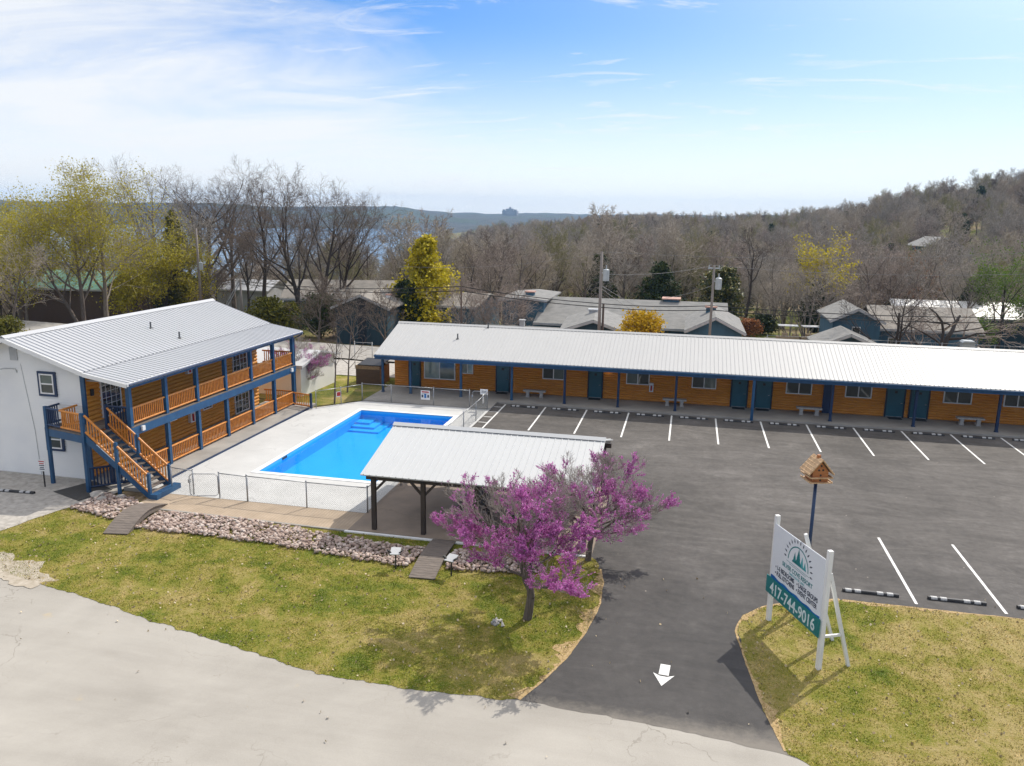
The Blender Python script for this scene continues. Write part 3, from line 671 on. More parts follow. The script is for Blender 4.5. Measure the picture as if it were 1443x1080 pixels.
def window(parent, ax, a, b, z0, z1, face, sgn, trim=None, panes='slide', fw=.06, mats=('glass', 'glass'), grid=None, name='window', frame='white'):
    # window part with frame and panes; ax is the wall direction ('x' or 'y'), sgn outward
    def bx(mb, u0, u1, w0, w1, d0, d1):
        f0, f1 = sorted((face+sgn*d0, face+sgn*d1))
        if ax == 'x': mb.box(u0, u1, f0, f1, w0, w1)
        else: mb.box(f0, f1, u0, u1, w0, w1)
    fr = MB(); pr = .1
    bx(fr, a, a+fw, z0, z1, -.01, pr); bx(fr, b-fw, b, z0, z1, -.01, pr); bx(fr, a+fw, b-fw, z0, z0+fw, -.01, pr-.002); bx(fr, a+fw, b-fw, z1-fw, z1, -.01, pr-.002)
    m = (a+b)/2; mz = (z0+z1)/2
    if panes == 'slide': bx(fr, m-.03, m+.03, z0+fw, z1-fw, -.01, pr-.012)
    if panes == 'hung': bx(fr, a+fw, b-fw, mz-.03, mz+.03, -.01, pr-.012)
    if grid:
        for i in range(1, grid[0]):
            u = a+(b-a)*i/grid[0]; bx(fr, u-.012, u+.012, z0+fw, z1-fw, 0, pr-.02)
        for i in range(1, grid[1]):
            w = z0+(z1-z0)*i/grid[1]; bx(fr, a+fw, b-fw, w-.012, w+.012, 0, pr-.022)
    w = fr.build(name, frame, parent)
    pn = ((a+fw, m-.03, z0+fw, z1-fw), (m+.03, b-fw, z0+fw, z1-fw)) if panes == 'slide' else ((a+fw, b-fw, mz+.03, z1-fw), (a+fw, b-fw, z0+fw, mz-.03)) if panes == 'hung' else ((a+fw, b-fw, z0+fw, z1-fw),)
    for i, (u0, u1, w0, w1) in enumerate(pn):
        mb = MB(); bx(mb, u0, u1, w0, w1, 0, .065); mb.build('pane', mats[i % len(mats)], w)
    if trim:
        mb = MB(); tw = .11
        bx(mb, a-tw, a-.001, z0-tw, z1+tw, -.01, .085); bx(mb, b+.001, b+tw, z0-tw, z1+tw, -.01, .085); bx(mb, a, b, z0-tw, z0-.001, -.01, .084); bx(mb, a, b, z1+.001, z1+tw, -.01, .084)
        mb.build('trim', trim, w)
    return w

# ------------------------------------------------------------------ the motel row
EY, EZ, RY, RZ, BY = 50.98, 2.88, 56.0, 4.46, 61.0
MX0, MX1 = -20.87, 29.0
mo = thing('motel_building', (4, 56, 0), 'long low log motel with white ribbed metal roof and blue porch posts', 'building')
mb = MB(); logwall(mb, 'x', -20.52, MX1-.3, 54.05, .1, 2.7, -1, .165, .05); mb.build('wall', 'log_x', mo, rec=False)
mb = MB(); mb.box(-20.5, MX1-.3, 54.06, 60.6, -.1, 2.72)
mb.prism([(54.06, 2.72), (60.6, 2.72), (56.0, 4.3)], 'x', -20.5, -20.4); mb.build('end_wall', 'log_x', mo)
mb = MB(); ribbed(mb, (MX0, EY, EZ), (MX1, EY, EZ), (MX0, RY, RZ), (MX1, RY, RZ), .255, .028, .036)
ribbed(mb, (MX1, BY, EZ), (MX0, BY, EZ), (MX1, RY, RZ), (MX0, RY, RZ), .255)
mb.prism([(55.8, 4.43), (56.0, 4.50), (56.2, 4.43), (56.0, 4.54)], 'x', MX0-.02, MX1)
ro = mb.build('roof', 'roof_x', mo)
sl = (RZ-EZ)/(RY-EY); nrm = Vector((0, -sl, 1)).normalized()
for u, v in ((645, 478), (688, 462)):
    p = at_plane(u, v, (0, RY, RZ), nrm); mb = MB(); mb.tube([p+Vector((0, 0, -.1)), p+Vector((0, 0, .38))], .05, 8); mb.tube([p+Vector((0, 0, -.02)), p+Vector((0, 0, .08))], [.13, .06], 8); mb.build('vent_pipe', 'pipe', ro)
mb = MB(); mb.box(MX0+.02, MX1, EY+.03, EY+.09, 2.56, 2.83); mb.box(MX0+.02, MX1, EY+.091, EY+.25, 2.56, 2.6)
mb.prism([(EY-.02, 2.84), (EY-.08, 2.83), (EY-.07, 2.73), (EY+.029, 2.72), (EY+.029, 2.84)], 'x', MX0, MX1); mb.build('fascia', 'blue', mo)
mb = MB(); mb.box(MX0+.05, MX1-.1, EY+.26, 54.04, 2.6, 2.64); mb.build('porch_ceiling', 'trimgrey', mo)
mb = MB(); mb.prism([(EY+.1, 2.6), (EY+.1, 2.8), (RY, 4.36), (RY, 4.15)], 'x', MX0+.03, MX0+.09); mb.prism([(BY-.1, 2.6), (BY-.1, 2.8), (RY+.001, 4.36), (RY+.001, 4.15)], 'x', MX0+.03, MX0+.09); mb.build('barge_board', 'blue', mo)
for X in (-20.55, -18.5, -14.86, -11.28, -7.66, -4.09, -.37, 9.17, 14.0, 18.63, 23.3, 27.9):
    mb = MB(); mb.box(X-.075, X+.075, 51.68, 51.83, .1, 2.6); mb.box(X-.1, X+.1, 51.66, 51.85, .1, .16); mb.build('post', 'blue_dk' if X > -10 else 'blue', mo)
mb = MB(); mb.box(4.3, 4.47, 50.9, 51.05, -.05, 2.57); mb.build('post', 'blue', mo)
def mdoor(x0, x1):
    mb = MB(); mb.box(x0-.09, x0, 53.93, 54.06, .1, 2.25); mb.box(x1, x1+.09, 53.93, 54.06, .1, 2.25); mb.box(x0-.09, x1+.09, 53.93, 54.06, 2.15, 2.26); 
    mb2 = MB(); mb2.box(x0, x1, 53.96, 54.03, .12, 2.15)
    mb2.box(x0+.1, x1-.1, 53.945, 53.965, .3, .95); mb2.box(x0+.1, x1-.1, 53.945, 53.965, 1.1, 1.95)
    d = mb2.build('door', 'door', mo); mb.build('frame', 'doorframe', d)
    m3 = MB(); m3.tube([(x1-.09, 53.95, 1.05), (x1-.09, 53.88, 1.05), (x1-.19, 53.88, 1.05)], .018, 6); m3.build('handle', 'steel', d)
    m3 = MB(); m3.box((x0+x1)/2-.08, (x0+x1)/2+.08, 53.925, 53.946, 1.68, 1.84); m3.build('number_plate', 'black', d)
    m3 = MB(); m3.box(x0+.02, x1-.02, 53.93, 53.955, .13, .17); m3.build('sweep', 'steel', d)
for a, b in ((-19.35, -18.6), (-12.85, -11.98), (-6.3, -5.42), (3.26, 4.2), (4.8, 5.75), (12.87, 13.87), (14.3, 15.3), (24.4, 25.3)): mdoor(a, b)
window(mo, 'x', -18.25, -15.91, .75, 2.12, 54.0, -1, mats=('glass_curtain', 'glass_mid'), fw=.07)
window(mo, 'x', -15.43, -14.59, 1.28, 2.1, 54.0, -1, mats=('glass_mid', 'glass_curtain'))
for i, (a, b) in enumerate(((-9.57, -8.02), (-3.76, -2.19), (.62, 2.22), (6.66, 8.27), (10.32, 11.92), (16.15, 17.79), (19.6, 21.2))):
    window(mo, 'x', a, b, 1.24, 2.1, 54.0, -1, mats=(('glass_mid', 'glass') if i % 2 else ('glass', 'glass_mid')) if i < 3 else ('glass', 'glass'))
mb = MB(); mb.box(9.0, 9.62, 53.9, 54.06, .1, 2.6); mb.build('pilaster', 'blue_dk', mo)
mb = MB(); mb.box(-2.18, -1.9, 53.84, 53.99, .8, 1.4); ex = mb.build('extinguisher_box', 'white', mo)
mb = MB(); mb.tube([(-2.04, 53.83, .9), (-2.04, 53.83, 1.25)], .06, 8); mb.build('extinguisher', 'red', ex)
mb = MB(); mb.box(21.3, 21.5, 53.8, 53.99, .5, 1.3); mb.build('meter_box', 'white', mo)
for x, m in ((-6.75, 'white'), (-5.0, 'lit'), (2.85, 'white'), (6.1, 'white'), (12.5, 'white'), (-13.3, 'white')):
    mb = MB(); mb.box(x-.06, x+.06, 53.9, 54.0, 2.12, 2.3); lm = mb.build('wall_lamp', 'black', mo); mb = MB(); mb.tube([(x, 53.86, 2.06), (x, 53.86, 2.2)], [.05, .04], 8); mb.build('bulb', m, lm)
# doormats and benches
mats_lab = [(-18.98, 'worn dark doormat at the door left of the big motel window'), (-12.4, 'black doormat at the motel door beside the pool gate'), (-5.86, 'black doormat at the single motel door with the lit lamp'),
            (3.72, 'black doormat at the left door of the first door pair'), (5.25, 'black doormat at the right door of the first door pair'), (13.37, 'black doormat at the left door of the far right door pair'), (14.8, 'black doormat at the right door of the far right door pair')]
for x, lb in mats_lab:
    mb = MB(); mb.box(x-.4, x+.4, 53.35, 53.85, .102, .122); o = mb.build('doormat', 'black'); tag(o, lb, 'doormat', 'doormats at the motel doors')
bn = thing('concrete_bench', (-9.94, 53.05, .1), 'grey concrete bench nearest the pool, left of the single door', 'bench', 'concrete benches along the motel wall')
mb = MB(); mb.box(-.78, .78, -.2, .2, .4, .5); mb.build('seat', 'bench', bn, local=True)
for s in (-.48, .48):
    mb = MB(); mb.prism([(-.13, 0), (.13, 0), (.09, .2), (.13, .399), (-.13, .399), (-.09, .2)], 'y', -.14, .14); 
    o = mb.build('leg', 'bench', bn, local=True); o.location.x = s
for x, lb in ((-.44, 'grey concrete bench behind the blue post between two motel windows'), (8.08, 'grey concrete bench beside the dark blue pilaster'), (17.57, 'grey concrete bench farthest along the motel, under its right window')): dup(bn, (x, 53.1, .1), 0, lb)
# wheel stops
def stop_proto(loc, label, rz=0):
    t = thing('wheel_stop', loc, label, 'wheel stop', 'black rubber wheel stops', rz)
    mb = MB(); mb.prism([(-.075, 0), (.075, 0), (.07, .06), (.045, .1), (-.045, .1), (-.07, .06)], 'x', -.9, .9)
    mb.build('body', 'black', t, local=True)
    for i, x in enumerate((-.72, -.42, .3, .62)):
        mb = MB(); w = .1; mb.prism([(-.05, .1), (.05, .1), (.075, .06), (.08, .03), (.08, .062), (.05, .104), (-.05, .104), (-.08, .062), (-.08, .03), (-.075, .06)], 'x', -w, w)
        o = mb.build('reflector', 'patch', t, local=True); o.location.x = x
    return t
st = stop_proto((6.75, 27.48, 0), 'black wheel stop at the lawn edge just behind the resort sign')
dup(st, (9.5, 27.58, 0), 0, 'black wheel stop at the lawn edge between two white bay lines')
dup(st, (12.25, 27.6, 0), 0, 'black wheel stop cut off at the right picture edge by the lawn')
dup(st, (-28.85, 28.45, .02), .06, 'black wheel stop on the gravel in front of the white gable wall')
for i in range(14):
    dup(st, (X0+(i+.5)*S, 50.35, 0), 0, 'black wheel stop with white patches in a shaded bay along the motel walk')

# ------------------------------------------------------------------ the lodge on the left
lo = thing('lodge_building', (-29, 38, 0), 'two storey log lodge with grey metal roof, blue posts and white gable end', 'building')
WX = -26.85; FY = 30.8; RX, RZ2, KX, KZ, PX, PZ = -30.4, 6.68, -26.3, 5.32, -24.08, 4.92; LY0, LY1 = 30.2, 46.95
mb = MB(); logwall(mb, 'y', FY+.02, 45.9, WX, .12, 5.1, 1, .205, .075); mb.build('log_wall', 'log_y', lo, rec=False)
mb = MB(); mb.box(-33.9, WX-.01, FY+.05, 45.88, -.1, 5.0); mb.build('core_wall', 'log_y', lo)
# lap sided front gable
def roof_z(x): return RZ2-(RZ2-KZ)*(x-RX)/(KX-RX) if x > RX else RZ2-(RZ2-KZ)*(RX-x)/(KX-RX)
mb = MB(); zc = -.05
while zc < 6.5:
    z1 = zc+.125
    def lim(z):
        zz = z+.16
        if zz < roof_z(WX): return -33.9, WX+.02
        k = (RZ2-zz)/(RZ2-KZ)*(KX-RX); return RX-k, min(RX+k, WX+.02)
    a0_, b0_ = lim(zc); a1_, b1_ = lim(z1)
    if b1_-a1_ < .1: break
    mb.add([(a0_, FY-.045, zc), (b0_, FY-.045, zc), (b1_, FY-.008, z1), (a1_, FY-.008, z1), (a0_, FY, zc), (b0_, FY, zc)], [(0, 1, 2, 3), (0, 4, 5, 1)]); zc = z1
mb.box(WX-.4, WX+.02, FY-.006, FY+.04, 0, 4.95)
mb.build('siding_wall', 'vinyl', lo, rec=False)
mb = MB(); mb.prism([(-33.9, 4.99), (WX, 4.99), (WX, 5.3), (RX, 6.5), (-33.9, 5.3)], 'y', FY+.03, 45.8); mb.build('attic', 'vinyl', lo)
mb = MB(); ribbed(mb, (KX, LY0, KZ), (KX, LY1, KZ), (RX, LY0, RZ2), (RX, LY1, RZ2), .3, .04); ribbed(mb, (-34.5, LY0, 5.32), (-34.5, LY1, 5.32), (RX, LY0, RZ2), (RX, LY1, RZ2), .3, .04)
mb.prism([(RX-.2, RZ2-.03), (RX, RZ2+.05), (RX+.2, RZ2-.03), (RX, RZ2+.1)], 'y', LY0-.03, LY1+.03); ro = mb.build('roof', 'roof_y', lo)
mb = MB(); ribbed(mb, (PX, LY0, PZ), (PX, LY1, PZ), (KX+.0, LY0, KZ-.035), (KX+.0, LY1, KZ-.035), .3, .04); mb.build('porch_roof', 'roof_y', lo)
nr = Vector((RZ2-KZ, 0, KX-RX)).normalized()
for u, v in ((212.5, 463), (253, 477)):
    p = at_plane(u, v, (RX, 38, RZ2), nr); mb = MB(); mb.tube([p-Vector((0, 0, .1)), p+Vector((0, 0, .36))], .045, 8); mb.tube([p-Vector((0, 0, .05)), p+Vector((0, 0, .07))], [.16, .06], 8); mb.build('vent_pipe', 'pipe', ro)
mb = MB()
mb.beam((RX, LY0-.03, RZ2-.1), (KX, LY0-.03, KZ-.1), .04, .2); mb.beam((KX+.001, LY0-.031, KZ-.12), (PX, LY0-.031, PZ-.1), .04, .18); mb.beam((RX-.001, LY0-.032, RZ2-.1), (-34.5, LY0-.032, 5.22), .04, .2)
mb.box(PX-.02, PX+.03, LY0, LY1, PZ-.14, PZ+.005); mb.build('fascia', 'white', lo)
mb = MB(); mb.box(WX+.1, -24.75, 30.9, 46.8, 4.74, 4.78); mb.build('porch_ceiling', 'trimgrey', lo)
mb = MB(); mb.box(-24.74, -24.56, 30.9, 46.6, 4.5, 4.73); mb.build('roof_beam', 'blue', lo)
mb = MB(); mb.box(WX+.03, -24.5, 30.85, 46.65, 2.6, 2.72); mb.build('upper_floor', 'greywood', lo)
mb = MB(); mb.box(-24.62, -24.48, 30.75, 46.65, 2.3, 2.68); mb.box(WX+.03, -24.63, 46.56, 46.64, 2.3, 2.59); mb.build('floor_beam', 'blue', lo)
PY = (30.95, 33.55, 36.1, 38.75, 41.4, 44.0, 46.5)
for y in PY:
    mb = MB(); mb.box(-24.735, -24.545, y-.095, y+.095, .1, 4.6); mb.build('post', 'blue', lo)
def railing(p, q, z0, z1, parent, mat='rail', name='railing', r=.05, sp=.135, br=.032, slope=0):
    p, q = Vector(p), Vector(q); mb = MB(); L = (q-p).length; dz = slope
    mb.tube([(p.x, p.y, z1), (q.x, q.y, z1+dz)], r, 6); mb.tube([(p.x, p.y, z0), (q.x, q.y, z0+dz)], r, 6)
    k = int(L/sp)
    for i in range(1, k):
        t = i/k; c = p.lerp(q, t); mb.tube([(c.x, c.y, z0+dz*t), (c.x, c.y, z1+dz*t)], br, 5, cap=False)
    return mb.build(name, mat, parent, smooth=False)
for a, b in zip(PY[:-1], PY[1:]):
    railing((-24.64, a+.1, 0), (-24.64, b-.1, 0), 2.86, 3.55, lo)
for a, b in zip(PY[:-1], PY[1:]):
    railing((-24.64, a+.1, 0), (-24.64, b-.1, 0), .26, .98, lo)
railing((WX+.1, 46.5, 0), (-24.75, 46.5, 0), 2.86, 3.6, lo); railing((WX+.1, 46.5, 0), (-24.75, 46.5, 0), .26, 1.0, lo)
railing((-24.5, 46.25, 0), (-23.2, 45.9, 0), .24, .98, lo)
mb = MB(); mb.box(-23.2, -23.08, 45.82, 45.95, .1, 1.1); mb.build('post', 'blue_dk', lo)
railing((-25.9, 31.0, 0), (-24.75, 31.0, 0), 2.86, 3.6, lo, 'blue_dk')
mb = MB()
mb.box(WX-.12, WX+.1, FY-.06, FY+.03, 0, 5.05); mb.build('corner_trim', 'blue', lo)
mb = MB(); mb.tube([(WX+.14, 33.7, 2.75), (WX+.14, 33.7, 4.7)], .04, 6); mb.tube([(WX+.14, 33.7, .12), (WX+.14, 33.7, 2.5)], .04, 6); mb.build('drainpipe', 'white', lo)
mb = MB(); mb.tube([(-24.0, 46.75, 4.8), (-24.25, 46.75, 4.62), (-24.6, 46.72, 4.45), (-24.62, 46.72, .3)], .05, 6); mb.tube([(PX+.02, 30.3, 4.84), (PX+.02, 46.9, 4.84)], .055, 6); mb.build('gutter', 'blue_dk', lo)
xs = WX+.02
window(lo, 'y', 31.75, 33.1, 2.78, 4.6, xs, 1, grid=(4, 6), panes='one', mats=('glass',), name='glass_door')
window(lo, 'y', 43.0, 44.6, .16, 2.05, xs, 1, grid=(4, 5), panes='slide', mats=('glass', 'glass'), name='glass_door')
window(lo, 'y', 43.0, 44.6, 2.78, 4.6, xs, 1, grid=(4, 5), panes='slide', mats=('glass', 'glass'), name='glass_door')
window(lo, 'y', 36.5, 37.25, 1.3, 1.9, xs, 1, grid=(3, 2), panes='one', mats=('glass',)); window(lo, 'y', 39.7, 40.6, 1.2, 1.9, xs, 1, grid=(3, 2), panes='one', mats=('glass',))
for z in (.85, 3.62):
    mb = MB(); mb.box(WX+.06, WX+.24, 38.3, 38.72, z, z+.62); e = mb.build('extinguisher_box', 'white', lo); mb = MB(); mb.tube([(WX+.25, 38.5, z+.08), (WX+.25, 38.5, z+.48)], .07, 8); mb.build('extinguisher', 'red', e)
for y, z in ((31.5, 2.42), (46.0, 2.42)):
    mb = MB(); mb.box(-24.47, -24.38, y-.1, y+.1, z, z+.22); mb.build('flood_lamp', 'white', lo)
mb = MB(); mb.box(xs+.05, xs+.14, 31.1, 31.25, 4.0, 4.3); mb.build('wall_lamp', 'black', lo)
window(lo, 'x', -29.1, -28.35, 4.05, 5.0, FY-.02, -1, trim='blue_dk', panes='hung', mats=('glass_mid', 'glass')); window(lo, 'x', -29.0, -28.25, 1.42, 2.32, FY-.02, -1, trim='blue_dk', panes='hung', mats=('glass_mid', 'glass'))
mb = MB(); mb.box(-30.62, -30.22, FY-.07, FY-.03, 5.55, 6.15); mb.build('gable_vent', 'trimgrey', lo)
mb = MB(); mb.tube([(-30.1, FY-.04, 5.4), (-29.7, FY-.05, 2.2), (-29.62, FY-.05, .05)], .012, 5); mb.build('conduit', 'trimgrey', lo)
mb = MB(); mb.tube([(-30.35, FY-.03, 4.95), (-30.35, FY-.1, 5.15), (-30.7, FY-.35, 5.2), (-31.1, FY-.5, 5.12)], .025, 6); al = mb.build('lamp_arm', 'trimgrey', lo)
mb = MB(); mb.tube([(-31.1, FY-.5, 5.15), (-31.1, FY-.5, 4.9)], [.06, .15], 10); mb.build('lamp_shade', 'trimgrey', al)
# landing
FL, FR, BR, BL = (-28.2, 29.9), (-25.75, 29.25), (-25.75, 30.72), (-28.2, 30.72)
mb = MB(); mb.prism([FL, FR, BR, BL], 'z', 2.64, 2.72); mb.build('landing_floor', 'greywood', lo)
mb = MB(); mb.beam((*FL, 2.48), (*FR, 2.48), .05, .34); mb.beam((FL[0], FL[1]+.03, 2.481), (*BL, 2.481), .05, .34); mb.build('landing_beam', 'blue', lo)
for x, y in (FL, FR):
    mb = MB(); mb.box(x-.07, x+.07, y-.07, y+.07, -.15, 3.7); mb.build('post', 'blue', lo)
mid = (FL[0]+(FR[0]-FL[0])*.4, FL[1]+(FR[1]-FL[1])*.4)
railing((*FL, 0), (*mid, 0), 2.85, 3.62, lo, 'blue_dk'); railing((*mid, 0), (*FR, 0), 2.85, 3.62, lo); railing((*FL, 0), (*BL, 0), 2.85, 3.62, lo, 'blue_dk'); railing((*mid, 0), (mid[0], 30.7, 0), 2.85, 3.62, lo)
railing((-26.1, 29.6, 0), (-24.75, 30.85, 0), .12, .98, lo, 'blue_dk', br=.035)
# stairs
SX0, SX1, SZ0, SZ1 = -25.68, -22.62, 2.7, .1; ys0, ys1 = 29.25, 30.68
mb = MB()
for y in (ys0+.03, ys1-.03): mb.beam((SX0, y, SZ0-.16), (SX1, y, SZ1-.0), .05, .28)
sr = mb.build('stairs', 'blue', lo); nst = 13
for i in range(nst):
    t = (i+.6)/nst; x = SX0+(SX1-SX0)*t; z = SZ0+(SZ1-SZ0)*t; mb = MB(); mb.box(x-.13, x+.15, ys0+.07, ys1-.07, z-.02, z+.02); mb.build('step', 'greywood', sr)
for y in (ys0, ys1):
    for t in (.5, 1.0) if y == ys0 else (0.0, .5, 1.0):
        x = SX0+(SX1-SX0)*t; z = SZ0+(SZ1-SZ0)*t; mb = MB(); mb.box(x-.06, x+.06, y-.061, y+.061, -.2 if y == ys0 else .0, z+1.08); mb.build('newel', 'blue' if t else 'blue_dk', sr)
    for t0, t1 in ((.02, .48), (.52, .98)):
        xa, xb = SX0+(SX1-SX0)*t0, SX0+(SX1-SX0)*t1; za, zb = SZ0+(SZ1-SZ0)*t0, SZ0+(SZ1-SZ0)*t1
        railing((xa, y, 0), (xb, y, 0), za+.2, za+.95, sr, 'rail', 'railing', slope=zb-za)
mb = MB(); mb.box(-22.55, -22.2, 29.15, 30.85, .0, .26); mb.build('bottom_step', 'blue', sr)
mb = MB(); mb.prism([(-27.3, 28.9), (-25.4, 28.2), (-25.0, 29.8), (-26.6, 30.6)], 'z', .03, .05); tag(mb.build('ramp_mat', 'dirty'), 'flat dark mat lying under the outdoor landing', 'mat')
# no parking sign
t = thing('parking_sign', (-28.2, 29.4, 0), 'small white notice on a black stake by the white gable', 'sign')
mb = MB(); mb.box(-28.225, -28.175, 29.38, 29.42, 0, .9); mb.build('stake', 'black', t)
mb = MB(); mb.box(-28.4, -28.02, 29.35, 29.375, .78, 1.32); sg = mb.build('plate', 'white', t)

# ------------------------------------------------------------------ text helper
def textmesh(body, size, mat, mtx, parent, name='lettering', align='CENTER', bold=0, sx=1.0, ext=.003):
    cu = bpy.data.curves.new('t', 'FONT'); cu.body = body; cu.size = size; cu.align_x = align; cu.align_y = 'CENTER'; cu.extrude = ext; cu.offset = bold
    to = bpy.data.objects.new('t', cu); col.objects.link(to); dg = bpy.context.evaluated_depsgraph_get(); dg.update()
    me = bpy.data.meshes.new_from_object(to.evaluated_get(dg)); bpy.data.objects.remove(to); bpy.data.curves.remove(cu)
    par = WL.get(parent.name, Vector((0, 0, 0))); me.transform(mtx @ Matrix.Diagonal((sx, 1, 1, 1))); me.transform(Matrix.Translation(-par))
    me.materials.clear(); me.materials.append(M[mat]); o = bpy.data.objects.new(name, me); col.objects.link(o); o.parent = parent; WL[o.name] = par; return o
def frame_mtx(o, ux, uz):
    ux, uz = Vector(ux).normalized(), Vector(uz).normalized(); n = ux.cross(uz)
    return Matrix(((ux.x, uz.x, n.x, o[0]), (ux.y, uz.y, n.y, o[1]), (ux.z, uz.z, n.z, o[2]), (0, 0, 0, 1)))
for k, (z, w) in enumerate(((1.24, .3), (1.14, .24), (1.05, .28), (.95, .22), (.87, .26))):
    mb = MB(); mb.box(-28.21-w/2, -28.21+w/2, 29.345, 29.349, z-.022, z+.022); mb.build('lettering', 'red' if k < 2 else 'ink', sg)

# ------------------------------------------------------------------ resort sign
SL, SR_ = Vector((3.15, 24.73, 0)), Vector((4.29, 22.12, 0)); ud = (SR_-SL).normalized(); wd = (SR_-SL).length; nn = Vector((ud.y, -ud.x, 0)); nn = -nn if nn.x > 0 else nn
sgn_t = thing('resort_sign', ((SL+SR_)/2)[:], 'tall white roadside sign with teal phone banner on white posts', 'sign')
def sp(u, z, d=0): return SL+ud*u+nn*d+Vector((0, 0, z))
for u, zt in ((0, 3.56), (wd, 3.63)):
    mb = MB(); mb.beam(sp(u, -.1), sp(u, zt), .13, .13, up=nn); mb.build('post', 'white', sgn_t)
for u, top, dd, zb in ((wd, 2.95, .98, 2), (0.02, 2.95, .98, 2), (wd*.52, 3.55, 1.35, 3)):
    mb = MB(); mb.beam(sp(u+.0, top, -.07), sp(u, -.1, -dd), .09, .09, up=ud); 
    if zb == 2: mb.beam(sp(u+.001, 1.02, -.04), sp(u+.001, 1.02, -dd*.7), .07, .06, up=ud)
    mb.build('brace', 'white', sgn_t)
mb = MB(); mb.beam(sp(.05, 2.42, .08), sp(wd-.05, 2.45, .08), .02, 1.8, up=(0, 0, 1)); pn = mb.build('panel', 'sign_white', sgn_t)
mb = MB(); mb.beam(sp(-.12, 1.27, .115), sp(wd+.02, 1.27, .115), .02, .56, up=(0, 0, 1)); bnr = mb.build('banner', 'teal', sgn_t)
FM = lambda u, z, d: frame_mtx(sp(u, z, d), ud, (0, 0, 1))
textmesh('417-744-9016', .52, 'digits', FM(wd/2-.03, 1.235, .127), bnr, bold=.008, sx=.86)
textmesh('SILVER COVE RESORT', .19, 'teal_print', FM(wd*.52, 2.27, .092), pn, bold=.003, sx=.9)
textmesh('TABLE ROCK LAKE', .1, 'teal_light', FM(wd*.52, 2.13, .092), pn)
textmesh('\u2022 1-5 BEDROOMS', .2, 'ink', FM(wd*.1, 1.99, .092), pn, align='LEFT', bold=.005, sx=.72); textmesh('\u2022 LARGE GROUPS', .2, 'ink', FM(wd*.53, 1.99, .092), pn, align='LEFT', bold=.005, sx=.72)
textmesh('\u2022 FULL KITCHENS', .2, 'ink', FM(wd*.1, 1.8, .092), pn, align='LEFT', bold=.005, sx=.72); textmesh('\u2022 EVENT CENTER', .2, 'ink', FM(wd*.53, 1.8, .092), pn, align='LEFT', bold=.005, sx=.72)
def flat(pts, mat, name, parent, d=.093):
    mb = MB(); n = len(pts); mb.add([sp(u, z, d) for u, z in pts]+[sp(u, z, d-.006) for u, z in pts], [tuple(range(n)), tuple(range(n, 2*n))[::-1]]+[(i, (i+1) % n, n+(i+1) % n, n+i) for i in range(n)]); return mb.build(name, mat, parent)
cu_, cz = wd*.52, 2.56
arc = [(cu_+.56*math.cos(R(a)), cz+.56*math.sin(R(a))) for a in range(180, -1, -6)]+[(cu_+.525*math.cos(R(a)), cz+.525*math.sin(R(a))) for a in range(0, 181, 6)]
flat(arc, 'teal_print', 'sun_arc', pn)
mb = MB()
for a in range(-5, 186, 13):
    ca, sa = math.cos(R(a)), math.sin(R(a)); ta, tb = -sa, ca
    pts = [(cu_+ca*.64, cz+sa*.64), (cu_+ca*.7+ta*.03, cz+sa*.7+tb*.03), (cu_+ca*.8, cz+sa*.8), (cu_+ca*.7-ta*.03, cz+sa*.7-tb*.03)]
    mb.add([sp(u, z, .0925) for u, z in pts], [(0, 1, 2, 3)])
mb.build('sun_ray', 'ink', pn, rec=False)
for u, h, w, m in ((-.2, .34, .13, 'teal_print'), (.0, .52, .2, 'teal_print'), (.2, .36, .12, 'teal_light'), (.36, .26, .1, 'teal_light')):
    pts = [(cu_+u-w, cz), (cu_+u-w*.4, cz+h*.35), (cu_+u-w*.5, cz+h*.36), (cu_+u, cz+h), (cu_+u+w*.5, cz+h*.36), (cu_+u+w*.4, cz+h*.35), (cu_+u+w, cz)]
    flat(pts, m, 'fir_emblem', pn)
mb = MB()
for z, a, b in ((2.47, .3, .74), (2.42, .36, .68)): mb.beam(sp(wd*a, z, .091), sp(wd*b, z, .091), .002, .012)
mb.build('rule_line', 'teal_print', pn)
wv = [(0.06+i*(wd-.12)/24, 1.64+.02*math.sin(i*1.1)-.05*(i/24)) for i in range(25)]; flat(wv+[(wd-.06, 1.50), (.06, 1.50)], 'blue_print', 'wave_band', pn, .094)

# ------------------------------------------------------------------ birdhouse on pole
bh = thing('birdhouse', (4.46, 26.49, 0), 'large cedar birdhouse with shingled gable roof on a tall navy pole', 'birdhouse')
mb = MB(); mb.tube([(4.46, 26.49, -.1), (4.46, 26.49, 4.25)], .055, 10); mb.build('pole', 'blue_dk', bh, smooth=True)
RB = Matrix.Translation((4.46, 26.49, 4.25)) @ Matrix.Rotation(R(17), 4, 'Z') @ Matrix.Scale(.76, 4)
def bhpart(mb, name, mat, par=bh):
    mb.v = [tuple(RB @ Vector(v)) for v in mb.v]; return mb.build(name, mat, par)
mb = MB(); mb.prism([(-.34, 0), (.34, 0), (.34, .48), (0, .92), (-.34, .48)], 'y', -.36, .36); mb.box(-.37, .37, -.39, .39, -.03, 0); bd = bhpart(mb, 'body', 'cedarwood')
mb = MB(); mb.beam((-.56, 0, .36), (.0, 0, 1.02), .94, .045, up=(-.76, 0, .65)); mb.beam((.56, 0, .36), (.0, 0, 1.02), .94, .045, up=(.76, 0, .65))
for i in range(5):
    for s in (-1, 1):
        t0 = .05+i*.19; x = s*(.56-.56*t0); z = .36+.66*t0; mb.beam((x, -.48, z+.03), (x, .48, z+.03), .03, .02)
rfb = bhpart(mb, 'roof', 'palewood'); mb = MB(); mb.box(-.06, .06, -.12, .02, .95, 1.14); bhpart(mb, 'chimney', 'cedarwood', rfb)
